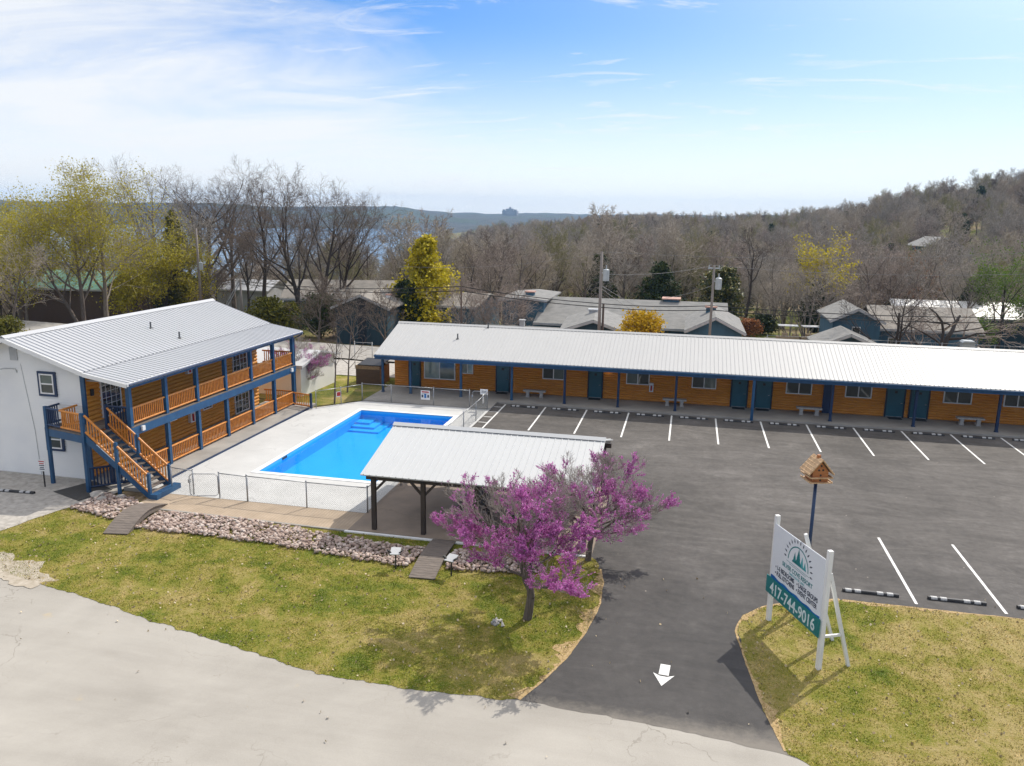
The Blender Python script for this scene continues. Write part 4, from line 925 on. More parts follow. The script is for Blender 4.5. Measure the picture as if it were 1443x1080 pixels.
for z in (.2, -.01):
    mb = MB(); mb.box(-.46, .46, -.48, .48, z, z+.03); mb.box(-.5, -.46, -.5, .5, z+.01, z+.07); mb.box(.46, .5, -.5, .5, z+.01, z+.07); bhpart(mb, 'ledge', 'palewood')
for x, z in ((-.09, .55), (.09, .55), (0, .32), (0, .1), (0, .74)):
    mb = MB(); mb.tube([(x, -.372, z), (x, -.36, z)], .045, 10); bhpart(mb, 'nest_hole', 'black', bd)

# ------------------------------------------------------------------ pavilion
pv = thing('picnic_pavilion', (-7.6, 31.8, 0), 'open picnic pavilion with pale metal gable roof on dark timber posts', 'pavilion')
A0, A1 = -12.15, -2.95; ey0, ez0, ry, rz_, ey1, ez1 = 28.0, 2.48, 31.85, 3.52, 35.6, 2.5
mb = MB(); ribbed(mb, (A0, ey0, ez0), (A1, ey0, ez0), (A0, ry, rz_), (A1, ry, rz_), .27, .02, .032); ribbed(mb, (A1, ey1, ez1), (A0, ey1, ez1), (A1, ry, rz_), (A0, ry, rz_), .27, .02, .032)
mb.prism([(ry-.18, rz_+.0), (ry, rz_+.07), (ry+.18, rz_+.0), (ry, rz_+.11)], 'x', A0-.02, A1+.02); mb.build('roof', 'roof_pav', pv)
mb = MB()
for y, z in ((28.4, 2.38), (35.2, 2.4)): mb.box(A0+.1, A1-.1, y-.07, y+.07, z-.2, z+.0)
mb.box(A0+.1, A1+.25, ry-.06, ry+.06, 3.2, 3.4)
for x in (A0+.12, A0+2.3, A0+4.6, A0+6.9, A1-.12):
    mb.beam((x, 28.3, 2.4), (x, ry, 3.38), .06, .14); mb.beam((x, 35.3, 2.4), (x, ry+.01, 3.38), .06, .14)
mb.build('roof_frame', 'darkwood', pv)
for x in (-11.75, -9.68, -7.5, -5.4, -3.3):
    for y, yy in ((28.38, 1), (35.2, -1)):
        if (x, yy) == (-11.75, -1): pass
        mb = MB(); mb.box(x-.085, x+.085, y-.085, y+.085, .08, 2.25); mb.build('post', 'darkwood', pv)
        mb = MB(); (mb.beam((x-.06, y, 1.72), (x-.5, y, 2.2), .06, .1) if x > -11 else None); (mb.beam((x+.06, y, 1.72), (x+.5, y, 2.2), .06, .1) if x < -4 else None); mb.build('brace', 'darkwood', pv)
pt = thing('picnic_table', (-8.1, 31.2, .08), 'black wooden picnic table standing behind the second pavilion post', 'picnic table', 'picnic tables under the pavilion', R(4))
mb = MB()
for i in range(5): mb.box(-.37+i*.15, -.37+i*.15+.14, -.95, .95, .72, .76)
mb.build('tabletop', 'darkwood', pt, local=True)
for s in (-.72, .72):
    mb = MB(); mb.box(s-.14, s-.005, -.95, .95, .42, .46); mb.box(s+.005, s+.14, -.95, .95, .42, .46); mb.build('bench_seat', 'darkwood', pt, local=True)
for y in (-.65, .65):
    mb = MB(); mb.beam((-.3, y, .72), (-.62, y, 0), .05, .1); mb.beam((.3, y, .72), (.62, y, 0), .05, .1); mb.beam((-.8, y+.03, .38), (.8, y+.03, .38), .045, .1); mb.build('leg_frame', 'darkwood', pt, local=True)
dup(pt, (-5.9, 30.2, .08), R(6), 'black picnic table half hidden by the redbud blossom'); dup(pt, (-5.6, 33.4, .08), R(-3), 'black picnic table far back under the pavilion roof')

# ------------------------------------------------------------------ bridges, path lamps, rocks
def bridge(name, p, q, w, arch, label):
    p, q = Vector((*p, 0)), Vector((*q, 0)); t = thing(name, ((p+q)/2)[:], label, 'footbridge', 'small timber footbridges'); L = (q-p).length; d = (q-p)/L; n = Vector((-d.y, d.x, 0)); k = int(L/.15)
    def h(s): return .06+arch*math.sin(math.pi*min(1, max(0, s)))
    mb = MB()
    for i in range(k):
        s0, s1 = i/k, (i+.93)/k; a, b = p.lerp(q, s0), p.lerp(q, s1); za, zb = h(s0), h(s1)
        vs = [a+n*w/2+Vector((0, 0, za)), a-n*w/2+Vector((0, 0, za)), b-n*w/2+Vector((0, 0, zb)), b+n*w/2+Vector((0, 0, zb))]
        mb.add(vs+[v-Vector((0, 0, .03)) for v in vs], [(0, 1, 2, 3), (7, 6, 5, 4), (0, 4, 5, 1), (1, 5, 6, 2), (2, 6, 7, 3), (3, 7, 4, 0)])
    mb.build('planks', 'greywood', t)
    for s in (-1, 1):
        mb = MB(); pts = []
        for i in range(15):
            f = i/14; c = p.lerp(q, f)+n*s*(w/2-.05); pts += [c+Vector((0, 0, h(f)-.035)), c+Vector((0, 0, max(h(f)-.26, -.05)))]
        m2 = [v+n*.05*-s for v in pts]; N_ = len(pts); mb.add(pts+m2, [(2*i, 2*i+1, 2*i+3, 2*i+2) for i in range(14)]+[(N_+2*i, N_+2*i+1, N_+2*i+3, N_+2*i+2) for i in range(14)]+[(2*i+1, N_+2*i+1, N_+2*i+3, 2*i+3) for i in range(14)])
        mb.build('side_beam', 'greywood', t)
bridge('footbridge', (-21.95, 28.75), (-21.4, 25.45), 1.0, .34, 'arched grey plank footbridge at the foot of the lodge stairs')
bridge('footbridge', (-8.72, 28.1), (-8.52, 24.72), .95, .16, 'low grey plank footbridge leading to the pavilion slab')
def pathlamp(x, y, label, rz):
    t = thing('path_lamp', (x, y, 0), label, 'garden lamp', 'garden lamps beside the footbridge', rz)
    mb = MB(); mb.tube([(0, 0, 0), (0, 0, .62)], .028, 8); mb.build('stake', 'black', t, local=True)
    mb = MB(); mb.beam((0, -.2, .64), (0, .2, .74), .36, .03, up=(0, 0, 1)); mb.build('solar_panel', 'trimgrey', t, local=True)
    mb = MB()
    for s in (-.22, .22): mb.beam((s*.6, -.05, .64), (s*1.25, -.1, .76), .12, .05)
    mb.build('lamp_head', 'black', t, local=True); return t
pathlamp(-9.69, 25.3, 'black garden lamp in the lawn left of the low footbridge', .2); pathlamp(-7.59, 25.25, 'black garden lamp in the lawn right of the low footbridge', -.25)
def rocks(polys, n, seed):
    ico = bmesh.new(); bmesh.ops.create_icosphere(ico, subdivisions=1, radius=1); bv = np.array([v.co[:] for v in ico.verts]); bf = np.array([[v.index for v in f.verts] for f in ico.faces]); ico.free()
    rg = np.random.default_rng(seed); out = []; fs = []; k = 0
    for poly in polys:
        xs = [p[0] for p in poly]; ys = [p[1] for p in poly]; area = (max(xs)-min(xs))*(max(ys)-min(ys)); m = int(n*area)
        x = rg.uniform(min(xs), max(xs), m); y = rg.uniform(min(ys), max(ys), m); ok = in_poly(x, y, poly)
        for a, b in zip(x[ok], y[ok]):
            s = .035+.06*rg.random()**1.8; v = bv*(s*(.7+.6*rg.random(3))) * (1+.28*rg.normal(size=(len(bv), 1))*.8)
            an = rg.random()*6.28; c, si = math.cos(an), math.sin(an); v = v@np.array([[c, -si, 0], [si, c, 0], [0, 0, .75]])+[a, b, .03+s*.55+.05*rg.random()]
            out.append(v); fs.append(bf+k); k += len(bv)
    me = npmesh('rock_bed', np.concatenate(out), np.concatenate(fs), ['stone']); o = bpy.data.objects.new('rock_bed', me); col.objects.link(o); return o
bed1 = rough_poly([(-21.2, 26.1), (-17, 26.15), (-14, 25.95), (-11.3, 25.6), (-9.2, 25.55), (-9.2, 27.1), (-11.5, 27.25), (-14, 27.6), (-17, 28.02), (-19.5, 28.05), (-21.2, 27.9)], .3, .15, 31)
bed2 = rough_poly([(-8.0, 25.55), (-6.2, 25.75), (-4.4, 26.1), (-4.4, 26.8), (-6, 27.1), (-8.0, 27.35)], .3, .12, 33)
bed3 = rough_poly([(-25.2, 27.4), (-22.3, 26.6), (-22.2, 28.3), (-23.2, 28.9), (-24.8, 29.3)], .3, .15, 35)
tag(rocks([bed1, bed2, bed3], 150, 5), 'pinkish grey river rocks filling the ditch below the pool walk', 'rocks', kind='stuff')
for i, (x, y, s) in enumerate(((-25.0, 28.9, .3), (-24.5, 28.5, .22), (-23.9, 29.0, .2))):
    bmn = bmesh.new(); bmesh.ops.create_icosphere(bmn, subdivisions=2, radius=s)
    for v in bmn.verts: v.co *= 1+.35*mnoise.noise(v.co*4+Vector((i*5, 0, 0))); v.co.z *= .6
    me = bpy.data.meshes.new('boulder'); bmn.to_mesh(me); bmn.free(); me.materials.append(M['gravel']); o = bpy.data.objects.new('boulder', me); col.objects.link(o); o.location = (x, y, s*.4)
    tag(o, ('largest pale boulder under the lodge stairs', 'middle sized pale boulder under the lodge stairs', 'smallest pale boulder under the lodge stairs')[i], 'boulder')
mb = MB(); 
for i in range(7): mb.tube([(-5.2+rnd.uniform(-.2, .2), 22.4+rnd.uniform(-.2, .2), .02), (-5.2+rnd.uniform(-.2, .2), 22.4+rnd.uniform(-.2, .2), .12)], [.06, .03], 5)
tag(mb.build('stone', 'bench'), 'small pale stone in the grass left of the redbud trunk', 'stone')

# ------------------------------------------------------------------ chain link fences
def fence(name, pts, h, label, mesh=True, toprail=True, gate=None, mat='steel', gr='chain link fences'):
    pts = [Vector((*p, .03)) if len(p) == 2 else Vector(p) for p in pts]; t = thing(name, pts[0][:], label, 'fence', gr)
    for i, p in enumerate(pts):
        mb = MB(); mb.tube([p, p+Vector((0, 0, h+.05))], .03, 8); mb.tube([p+Vector((0, 0, h+.05)), p+Vector((0, 0, h+.09))], [.04, .015], 8); mb.build('post', mat, t, smooth=True)
    mb = MB()
    for a, b in zip(pts[:-1], pts[1:]): mb.tube([a+Vector((0, 0, h)), b+Vector((0, 0, h))], .021, 6)
    mb.build('top_rail', mat, t, smooth=True)
    if mesh:
        mb = MB()
        for a, b in zip(pts[:-1], pts[1:]): chain(mb, a, b, h)
        mb.build('wire_mesh', 'darksteel', t, rec=False)
    return t
def chain(mb, a, b, h, sp=.085, w=.0022):
    L = (b-a).length; d = (b-a)/L; n = Vector((-d.y, d.x, 0)); up = Vector((0, 0, 1))
    for s in (1, -1):
        k = 0; u = -h if s > 0 else 0
        while u < (L if s > 0 else L+h):
            t0, t1 = 0, h
            if s > 0: lo_, hi_ = max(0, -u), min(h, L-u)
            else: lo_, hi_ = max(0, u-L), min(h, u)
            if hi_ > lo_:
                p = a+d*(u+s*lo_)+up*lo_; q = a+d*(u+s*hi_)+up*hi_; x = n*w; y = (up-d*s).normalized()*w
                mb.add([p+x, p-x*.5+y, p-x*.5-y, q+x, q-x*.5+y, q-x*.5-y], [(0, 1, 4, 3), (1, 2, 5, 4), (2, 0, 3, 5)])
            u += sp
G = lambda u, v: tuple(at(u, v, .03))
fn = fence('pool_fence', [(-18.37, 30.06), (-15.5, 29.98), (-12.72, 30.0)], 1.15, 'chain link fence along the tan walk at the near pool end')
pA, pB, pC = Vector(G(273.5, 697)), Vector(G(310, 702)), Vector(G(349.5, 707))
fence('pool_fence', [(-22.3, 30.35, .03), pA], 1.12, 'short chain link piece joining the lodge stairs to the pool gate', mesh=True)
fence('pool_fence', [pB, pC], 1.15, 'single chain link bay just right of the near pool gate')
def gate(p, q, h, label):
    t = thing('pool_gate', p[:], label, 'gate'); d = (q-p).normalized(); u = Vector((0, 0, 1)); mb = MB(); r = .12; a, b = p+d*.05+u*.1, q-d*.05+u*.1
    loop = [a+u*r, a+u*(h-r), a+u*h+d*r, b+u*h-d*r, b+u*(h-r), b+u*r, b-d*r, a+d*r, a+u*r]; mb.tube(loop, .02, 6, cap=False); mb.build('frame', 'steel', t, smooth=True)
    mb = MB(); chain(mb, a+u*0, b+u*0, h); mb.build('wire_mesh', 'darksteel', t, rec=False); mb = MB(); mb.box(a.x-.04, a.x+.04, a.y-.05, a.y+.05, a.z+h*.6, a.z+h*.75); mb.build('latch', 'steel', t)
    for k in (.25, .8):
        mb = MB(); mb.tube([b+u*h*k-d*.02, q+u*(h*k+.1)], .03, 6); mb.build('hinge', 'steel', t)
gate(Vector(G(267, 702)), pB, 1.02, 'rounded steel wire gate ajar at the near end of the pool')
fence('pool_fence', [(-12.3, 49.0, .04), (-12.25, 46.0, .04), (-12.3, 43.4, .04), (-12.35, 40.2, .04), (-12.45, 37.0, .04), (-12.55, 33.6, .04), (-12.72, 30.02, .04)], 1.15, 'chain link fence between the pool deck and the parking lot')
fence('pool_fence', [(-20.95, 49.0, .1), (-18.9, 49.02, .1), (-15.95, 49.04, .1), (-13.5, 49.04, .1)], 1.12, 'chain link fence between pool deck and motel porch, carrying a warning sign')
fence('pool_fence', [(-20.98, 49.02, .04), (-21.9, 47.7, .04), (-23.0, 46.3, .04)], 1.12, 'slanting chain link fence at the far left corner of the pool deck')
gate(Vector((-13.35, 49.04, .1)), Vector((-12.35, 49.02, .1)), 1.0, 'square wire gate by the motel doors at the far end of the pool')
def plate(name, c, w, h, mats, label, rz=0, lines=()):
    t = thing(name, c, label, 'sign', None, rz); mb = MB(); mb.box(-w/2, w/2, -.012, .012, -h/2, h/2); p = mb.build('panel', mats, t, local=True)
    for (x0, x1, z0, z1, m) in lines:
        mb = MB(); mb.box(x0*w, x1*w, -.017, -.0125, z0*h, z1*h); mb.build('print', m, p, local=True)
    return t, p
plate('warning_sign', (-16.5, 48.98, .72), .62, .62, 'white', 'white pool rules sign with red heading on the far fence', 0, ((-.4, .4, .28, .42, 'red'), (-.42, -.22, -.25, .05, 'ink'), (.22, .42, -.25, .05, 'ink'), (-.12, .12, -.3, .15, 'blue_print'), (-.4, .4, .14, .18, 'ink')))
plate('warning_sign', (-22.0, 47.55, .75), .35, .35, 'white', 'small red and white sign on the slanting fence by the saplings', R(60), ((-.4, .4, -.35, .4, 'red'),))
plate('warning_sign', (-12.33, 48.1, .95), .5, .55, 'white', 'white notice on the lot fence near the far gate', R(-84), ((-.35, .35, .1, .14, 'ink'), (-.35, .3, 0, .04, 'ink'), (-.35, .35, .2, .3, 'red')))
plate('warning_sign', (-12.5, 48.95, 1.2), .5, .35, 'white', 'white notice on the far pool gate beside the doormat', 0, ((-.35, .35, .1, .18, 'ink'), (-.35, .3, -.1, -.04, 'ink')))

# ------------------------------------------------------------------ redbuds
def redbud(seed, H, r0, n, wide=.98, **k):
    segs, tips, td = grow(seed, H, r0, kids=(15, 9, 9, 8), first=.33, ang=(62, 42, 36, 36), ratio=(wide, .55, .5, .5), up=(0, .04, .09, .16, .14), wob=(.08, .14, .17, .2, .22), twig_r=.005, trunk_frac=.62, lift=(.42, .12, .0, .0), **k)
    sc = H/segs[:, 5].max(); segs[:, :6] *= sc
    v, f = frusta(segs[segs[:, 8] <= 1], 8); tm = npmesh('redbud trunk', v, f, ['bark'], smooth=True)
    tw = segs[segs[:, 8] > 1]; v, f = frusta(tw, 4); mi = np.zeros(len(f)); rg = np.random.default_rng(seed)
    ln = np.linalg.norm(tw[:, 3:6]-tw[:, :3], axis=1); i = rg.choice(len(tw), n, p=ln/ln.sum()); t = rg.random((n, 1)); c = tw[i, :3]*(1-t)+tw[i, 3:6]*t
    cl = np.array([mnoise.noise(Vector(p)*1.1+Vector((seed, 3, 0)))+.5*mnoise.noise(Vector(p)*2.6) for p in c]); c = c[cl+rg.random(n)*.5 > .5-.12*np.hypot(c[:, 0], c[:, 1])/2.0+.1*(c[:, 2] > H*.75)]; c = c+rg.normal(size=c.shape)*.014
    lv, lf = cards(c, .043, rg); return tm, npmesh('redbud crown', np.concatenate([v, lv]), np.concatenate([f, lf+len(v)]), ['twig', 'bloom'], np.concatenate([mi, np.ones(len(lf))]))
plant('redbud_tree', redbud(5, 5.1, .16, 200000, .78, lean=(.16, .05)), (-4.4, 22.93, 0), 'flowering magenta redbud on the lawn in front of the pavilion', 'tree', 'flowering redbud trees', .4)
plant('redbud_tree', redbud(14, 4.3, .13, 130000, .95, lean=(.12, 0)), (-3.05, 27.75, 0), 'magenta redbud at the drive edge, behind the nearer one', 'tree', 'flowering redbud trees', 1.9)
plant('redbud_tree', redbud(23, 4.2, .09, 30000), (-26.6, 50.6, -.05), 'young redbud between the lodge and the white shed', 'tree', 'flowering redbud trees', .9)

# ------------------------------------------------------------------ behind the lodge and motel
def gable_house(name, label, loc, rz, w, d, hw, rise, wallm, roofm, over=.4, chim=None, wins=(), door=None, recess=None, cat='house', ridge='y', group=None):
    # local: front faces -y; ridge along y unless 'x'
    t = thing(name, loc, label, cat, group, rz); mb = MB(); b = -2.0
    if ridge == 'y': mb.prism([(-w/2, b), (w/2, b), (w/2, hw), (0, hw+rise), (-w/2, hw)], 'y', 0, d)
    else: mb.prism([(0, b), (d, b), (d, hw), (d/2, hw+rise), (0, hw)], 'x', -w/2, w/2)
    mb.build('wall', wallm, t, local=True); mb = MB(); th = .16
    if ridge == 'y':
        s = rise/(w/2)
        for sg in (-1, 1): mb.prism([(0, hw+rise+.02), (sg*(w/2+over), hw-s*over+.02), (sg*(w/2+over), hw-s*over+.02+th), (0, hw+rise+.02+th)], 'y', -over, d+over)
    else:
        s = rise/(d/2)
        for sg in (-1, 1): mb.prism([(d/2, hw+rise+.02), (d/2+sg*(d/2+over), hw-s*over+.02), (d/2+sg*(d/2+over), hw-s*over+.02+th), (d/2, hw+rise+.02+th)], 'x', -w/2-over, w/2+over)
    rf = mb.build('roof', roofm, t, local=True)
    mb = MB()
    if ridge == 'y':
        for sg in (-1, 1): mb.beam((0, -over-.03, hw+rise+.02), (sg*(w/2+over), -over-.03, hw-s*over+.02), .05, .22)
        mb.build('barge_board', 'trimgrey', t, local=True)
    else:
        mb.box(-w/2-over, w/2+over, -over-.05, -over, hw-s*over-.05, hw-s*over+.2); mb.build('fascia', 'trimgrey', t, local=True)
    for (x, y, sx, sz, cm) in (chim or ()):
        zz = hw+rise*(1-abs(x)/(w/2)) if ridge == 'y' else hw+rise*(1-abs(y-d/2)/(d/2)); mb = MB(); mb.box(x-sx/2, x+sx/2, y-sx/2, y+sx/2, zz-.6, zz+sz); c = mb.build('chimney', cm, rf, local=True)
        mb = MB(); mb.box(x-sx*.62, x+sx*.62, y-sx*.62, y+sx*.62, zz+sz, zz+sz+.12); mb.build('chimney_cap', 'brickpink' if cm != 'trimgrey' else 'trimgrey', c, local=True)
    for (x, z, ww, hh) in wins:
        mb = MB(); mb.box(x-ww/2, x+ww/2, -.06, .02, z, z+hh); f = mb.build('window', 'white', t, local=True); mb = MB(); mb.box(x-ww/2+.07, x+ww/2-.07, -.09, -.0601, z+.07, z+hh-.07); mb.build('pane', 'glass', f, local=True)
    if recess: mb = MB(); mb.box(recess[0], recess[1], -.03, .1, recess[2], recess[3]); mb.build('entry', 'doorframe', t, local=True)
    return t
def put(u, v, Y): return atY(u, v, Y)
# B: tall blue gable house behind the motel
p = put(737, 421, 84); wB = put(768, 430, 84).x-put(708, 430, 84).x
gable_house('blue_house', 'tall teal house gable with dark entry slot behind the motel roof', (p.x, 84, 0), 0, wB*.97, 9, 3.3, p.z-3.3, 'houseblue', 'shingle', wins=((-1.2, 1.2, .35, .7),), recess=(-.55, .35, -1, p.z-.55), chim=((.3, 2.5, .9, .5, 'houseblue'),))
p1 = put(705, 452, 74); gable_house('vent_house', 'low grey roof with a white vent cap in front of the tall teal house', (p1.x+1.9, 73, -.8), 0, 6.5, 4.5, 1.6, .85, 'houseblue2', 'shingle', ridge='x', chim=((0, 2.2, .45, .7, 'trimgrey'),))
# C: long roof
xa, xb = put(772, 424, 88).x, put(1020, 428, 88).x; zr = put(880, 424, 88).z
gable_house('long_house', 'long low teal house with grey shingle roof behind the motel', ((xa+xb)/2, 82, 0), 0, xb-xa, 12, zr-2.0, 2.0, 'houseblue', 'shingle', ridge='x', chim=((4.0, 6.5, 1.6, .5, 'houseblue'),))
pc = put(820, 437, 76); gable_house('front_wing', 'grey gable wing with a roof vent box left of the utility pole', (put(836, 455, 72).x, 72, 0), R(4), 5.6, 9.5, put(836, 453, 72).z-.95, .95, 'houseblue2', 'shingle', over=.3, chim=((-.3, 6.0, .8, .4, 'trimgrey'),))
pd = put(1007, 449, 72); wD = put(1043, 466, 72).x-pd.x
gable_house('gable_wing', 'wide blue gable end below the second utility pole', (pd.x+.1, 72, 0), 0, wD*2.05, 10, pd.z-1.15, 1.15, 'houseblue', 'shingle', over=.35, chim=((-.3, 5.5, .9, .5, 'houseblue'),))
# A: left dark house pair
pa = put(518, 427, 80); gable_house('dark_house', 'dark slate blue house with tan roof left of the yellow cedar', (pa.x+.1, 78, -.4), R(4), 5.6, 9, 3.0, 1.2, 'houseblue2', 'shingletan', recess=(-.4, .55, -1, 3.7), chim=((1.8, 4, .5, .5, 'white'),))
pa = put(480, 421, 92); gable_house('teal_house', 'second dark blue house with tan roof farther left behind it', (pa.x, 92, -1.3), R(14), 14, 9, 3.0, 1.8, 'houseblue', 'shingletan', ridge='x', wins=((-3, .4, 1.4, 1.5), (2, .4, 1.4, 1.5)))
pa = put(640, 432, 86); gable_house('grey_house', 'pale blue house side with tan roof right of the yellow cedar', (pa.x-.5, 86, -1.0), R(-4), 6, 9, 3.1, 1.0, 'houseblue', 'shingletan', ridge='x', wins=((1.2, .2, 1.4, 1.2),))
# D: right blue house
pe = put(1210, 430, 84); gable_house('corner_house', 'blue two storey gable with white window behind the bare oak', (pe.x, 84, -1.0), 0, 4.4, 8, 3.6, 1.1, 'houseblue', 'shingle', wins=((0, 1.7, .8, 1.3),))
xa, xb = put(1222, 430, 87).x, put(1365, 430, 87).x; gable_house('ranch_house', 'long blue house with pale tan roof behind the bare oak', ((xa+xb)/2+1, 86, -1.2), 0, xb-xa, 9, 2.9, 1.7, 'houseblue', 'shingletan', ridge='x', wins=((-3, .9, 1.2, 1.1), (-6, .9, 1.2, 1.1)))
pe = put(1203, 462, 76); gable_house('porch_gable', 'small low gable porch of the blue house', (pe.x, 77, -1.0), 0, 5.2, 5, 2.0, 1.1, 'houseblue2', 'shingle')
pf = put(1390, 419, 112); gable_house('white_roof_house', 'far house with long white roof at the right edge', (pf.x, 112, -2.8), 0, 20, 9, 3.0, 1.5, 'houseblue2', 'white', ridge='x')
pg = put(1330, 343, 210); gable_house('hill_house', 'small grey house high in the wooded hill', (pg.x, 210, pg.z-4), R(15), 9, 8, 3.2, 2.0, 'houseblue2', 'shingle', wins=((-2, .8, 1.2, 1.2), (2, .8, 1.2, 1.2)))
ph = put(90, 396, 92); gable_house('green_roof_house', 'low dark house with green metal roof behind the budding trees', (ph.x, 91, -1.2), R(6), 12, 9, 2.9, 1.9, 'brownbox', 'greenroof', ridge='x')
pi_ = put(215, 398, 108); gable_house('cabin', 'small cabin with pale green roof deep between the trees', (pi_.x, 108, -2.2), R(-8), 7, 7, 2.8, 1.7, 'brownbox', 'greenroof', ridge='x')
ps = at(430, 556, 0); sh = gable_house('white_shed', 'small white shed with pale metal roof behind the lodge end', (-28.3, 49.3, -.1), R(-2), 5.6, 5.0, 2.2, .55, 'vinyl', 'roof_pav', over=.35, cat='shed', ridge='x')
pw = put(350, 415, 120); gable_house('grey_shed', 'low grey shed among the bare trees', (pw.x, 118, -3.0), 0, 9, 7, 2.4, 1.3, 'trimgrey', 'roof_y', ridge='x', cat='shed')
# hotel on the skyline
hq = put(718, 300, 2900); t = thing('hotel_tower', (hq.x, 2900, -30), 'tiny pale hotel block on the far skyline', 'building')
mb = MB(); w0 = put(708.5, 300, 2900).x; w1 = put(729, 300, 2900).x; zt = put(718, 297.5, 2900).z
mb.box(w0, w1, 2890, 2920, -30, zt); mb.build('block', 'far_bldg', t); mb = MB(); wm = (w0+w1)/2; mb.box(wm-14, wm+12, 2895, 2915, zt, zt+8); mb.box(wm-3, wm+3, 2898, 2908, zt+8, zt+14); mb.build('tower', 'far_bldg', t)
for x in (w0+2, w1-10):
    mb = MB(); mb.box(x, x+8, 2889, 2905, zt, zt+5); mb.build('turret', 'far_bldg', t)

# back road, gravel pads, dumpster box
sheet('back_road', rough_poly([(-120, 73), (-75, 67.5), (-50, 64.5), (-20, 63.2), (30, 64), (30, 68), (-19, 69.5), (-50, 71.5), (-75, 75), (-120, 82)], .8, .2, 41), [], -.5+.46, 'hatch')
sheet('gravel_pad', rough_poly([(-33, 56.5), (-21.5, 57), (-21.5, 62.5), (-34, 63)], .4, .2, 43), [], -.02, 'gravel')
sheet('gravel_pad', rough_poly([(9, 78), (30, 78), (32, 97), (9, 97)], .6, .3, 44), [], -1.32, 'hatch')
sheet('yard_grass', rough_poly([(-35, 50.2), (-23.5, 46.8), (-21.1, 49.3), (-21.1, 56.6), (-35, 56.2)], .3, .15, 45), [], -.015, 'lawn')
tb = thing('bin_enclosure', (-22.6, 54.6, 0), 'brown boarded bin enclosure on the grass left of the motel', 'enclosure')
mb = MB(); mb.box(-23.55, -21.7, 54.0, 54.06, 0, 1.15); mb.box(-23.55, -23.49, 54.07, 56.0, 0, 1.15); mb.build('front_panel', 'brownbox', tb)
mb = MB(); mb.box(-21.76, -21.7, 54.07, 56.0, 0, 1.3); mb.box(-23.48, -21.77, 55.94, 56.0, 0, 1.3); mb.build('side_panel', 'tanwood', tb)
mb = MB(); mb.box(-23.56, -21.69, 53.99, 54.07, 1.151, 1.42); mb.build('top_board', 'tanwood', tb)
mb = MB(); mb.prism([(53.95, 1.43), (55.9, 1.6), (55.9, 1.66), (53.95, 1.49)], 'x', -23.4, -21.6); mb.build('lid', 'black', tb)

# utility poles and wires
def pole(u, vb, vt, Y, mat, label, trafo=None, arm=False, r=.15):
    p = put(u, vb, Y); zt = ztop(p.x, Y, vt); x = p.x; t = thing('utility_pole', (x, Y, -1.4), label, 'utility pole', 'utility poles')
    mb = MB(); mb.tube([(x, Y, -1.5), (x, Y, zt)], [r, r*.75], 10); mb.build('mast', mat, t, smooth=True)
    if trafo:
        z = ztop(x, Y, trafo); mb = MB(); mb.tube([(x+.42, Y-.1, z-.45), (x+.42, Y-.1, z+.45)], .26, 12); mb.tube([(x+.42, Y-.1, z+.45), (x+.42, Y-.1, z+.52)], [.26, .12], 12); mb.tube([(x+.42, Y-.1, z+.5), (x+.42, Y-.1, z+.85)], .05, 6); tr = mb.build('transformer', 'trafo', t)
        mb = MB(); mb.beam((x, Y-.05, z+.2), (x+.4, Y-.1, z+.2), .06, .08); mb.build('bracket', 'trafo', tr)
    if arm: mb = MB(); mb.beam((x-.5, Y, zt-.25), (x+.5, Y, zt-.25), .09, .11); mb.tube([(x-.4, Y, zt-.2), (x-.4, Y, zt)], .05, 6); mb.tube([(x+.4, Y, zt-.2), (x+.4, Y, zt)], .05, 6); mb.build('crossarm', 'trafo', t)
    return Vector((x, Y, zt))
P1 = pole(844, 466, 355, 66, 'polewood', 'tall grey utility pole with transformer behind the motel roof', 388)
P2 = pole(1000, 472, 374, 68, 'polewood', 'grey utility pole with crossarm and transformer near the blue gable', 400, True, .13)
P3 = pole(650, 458, 394, 70, 'polebrown', 'thin brown pole right of the yellow cedar', None, False, .09)
P4 = pole(341, 440, 392, 86, 'polewood', 'leaning stay pole behind the lodge roof', None, False, .16)
P5 = pole(284, 440, 322, 92, 'polewood', 'utility pole with transformer among the bare trees', 375, False, .18)
P6 = pole(849, 466, 428, 66.3, 'polebrown', 'short brown stub pole against the tall grey one', None, False, .12)
def wire(pts, r, mat, label):
    mb = MB()
    for a, b, sag in pts:
        a, b = Vector(a), Vector(b); L = [a.lerp(b, i/14)-Vector((0, 0, sag*4*(i/14)*(1-i/14))) for i in range(15)]; mb.tube(L, r, 5, cap=False)
    o = mb.build('overhead_wire', mat); tag(o, label, 'wire', 'overhead wires')
def pz(P, z): return Vector((P.x, P.y, z))
def zat(P, v): return pz(P, ztop(P.x, P.y, v))
RR = put(1500, 446, 76); LF = put(-60, 380, 95)
wire([(zat(P4, 396), zat(P3, 404), .5), (zat(P3, 404), zat(P1, 428), .15), (zat(P1, 428), zat(P2, 431), .15), (zat(P2, 431), RR, .4)], .035, 'cable', 'upper thick black cable strung behind the motel')
wire([(zat(P4, 400), zat(P3, 410), .5), (zat(P3, 410), zat(P1, 433), .15), (zat(P1, 433), zat(P2, 437), .15), (zat(P2, 437), RR-Vector((0, 0, .5)), .4)], .035, 'cable', 'lower thick black cable strung behind the motel')
wire([(P1, put(1500, 353, 76), .6)], .012, 'cablepale', 'topmost thin pale wire running right from the tall pole'); wire([(P2-Vector((.4, 0, 0)), put(1500, 384, 74), .5), (P2-Vector((.4, 0, .1)), P1-Vector((0, 0, 1.8)), .3)], .014, 'cablepale', 'thin pale wire level with the crossarm')
wire([(P1-Vector((0, 0, .1)), put(560, 375, 84), .6)], .01, 'cablepale', 'thin pale wire running left from the tall pole')
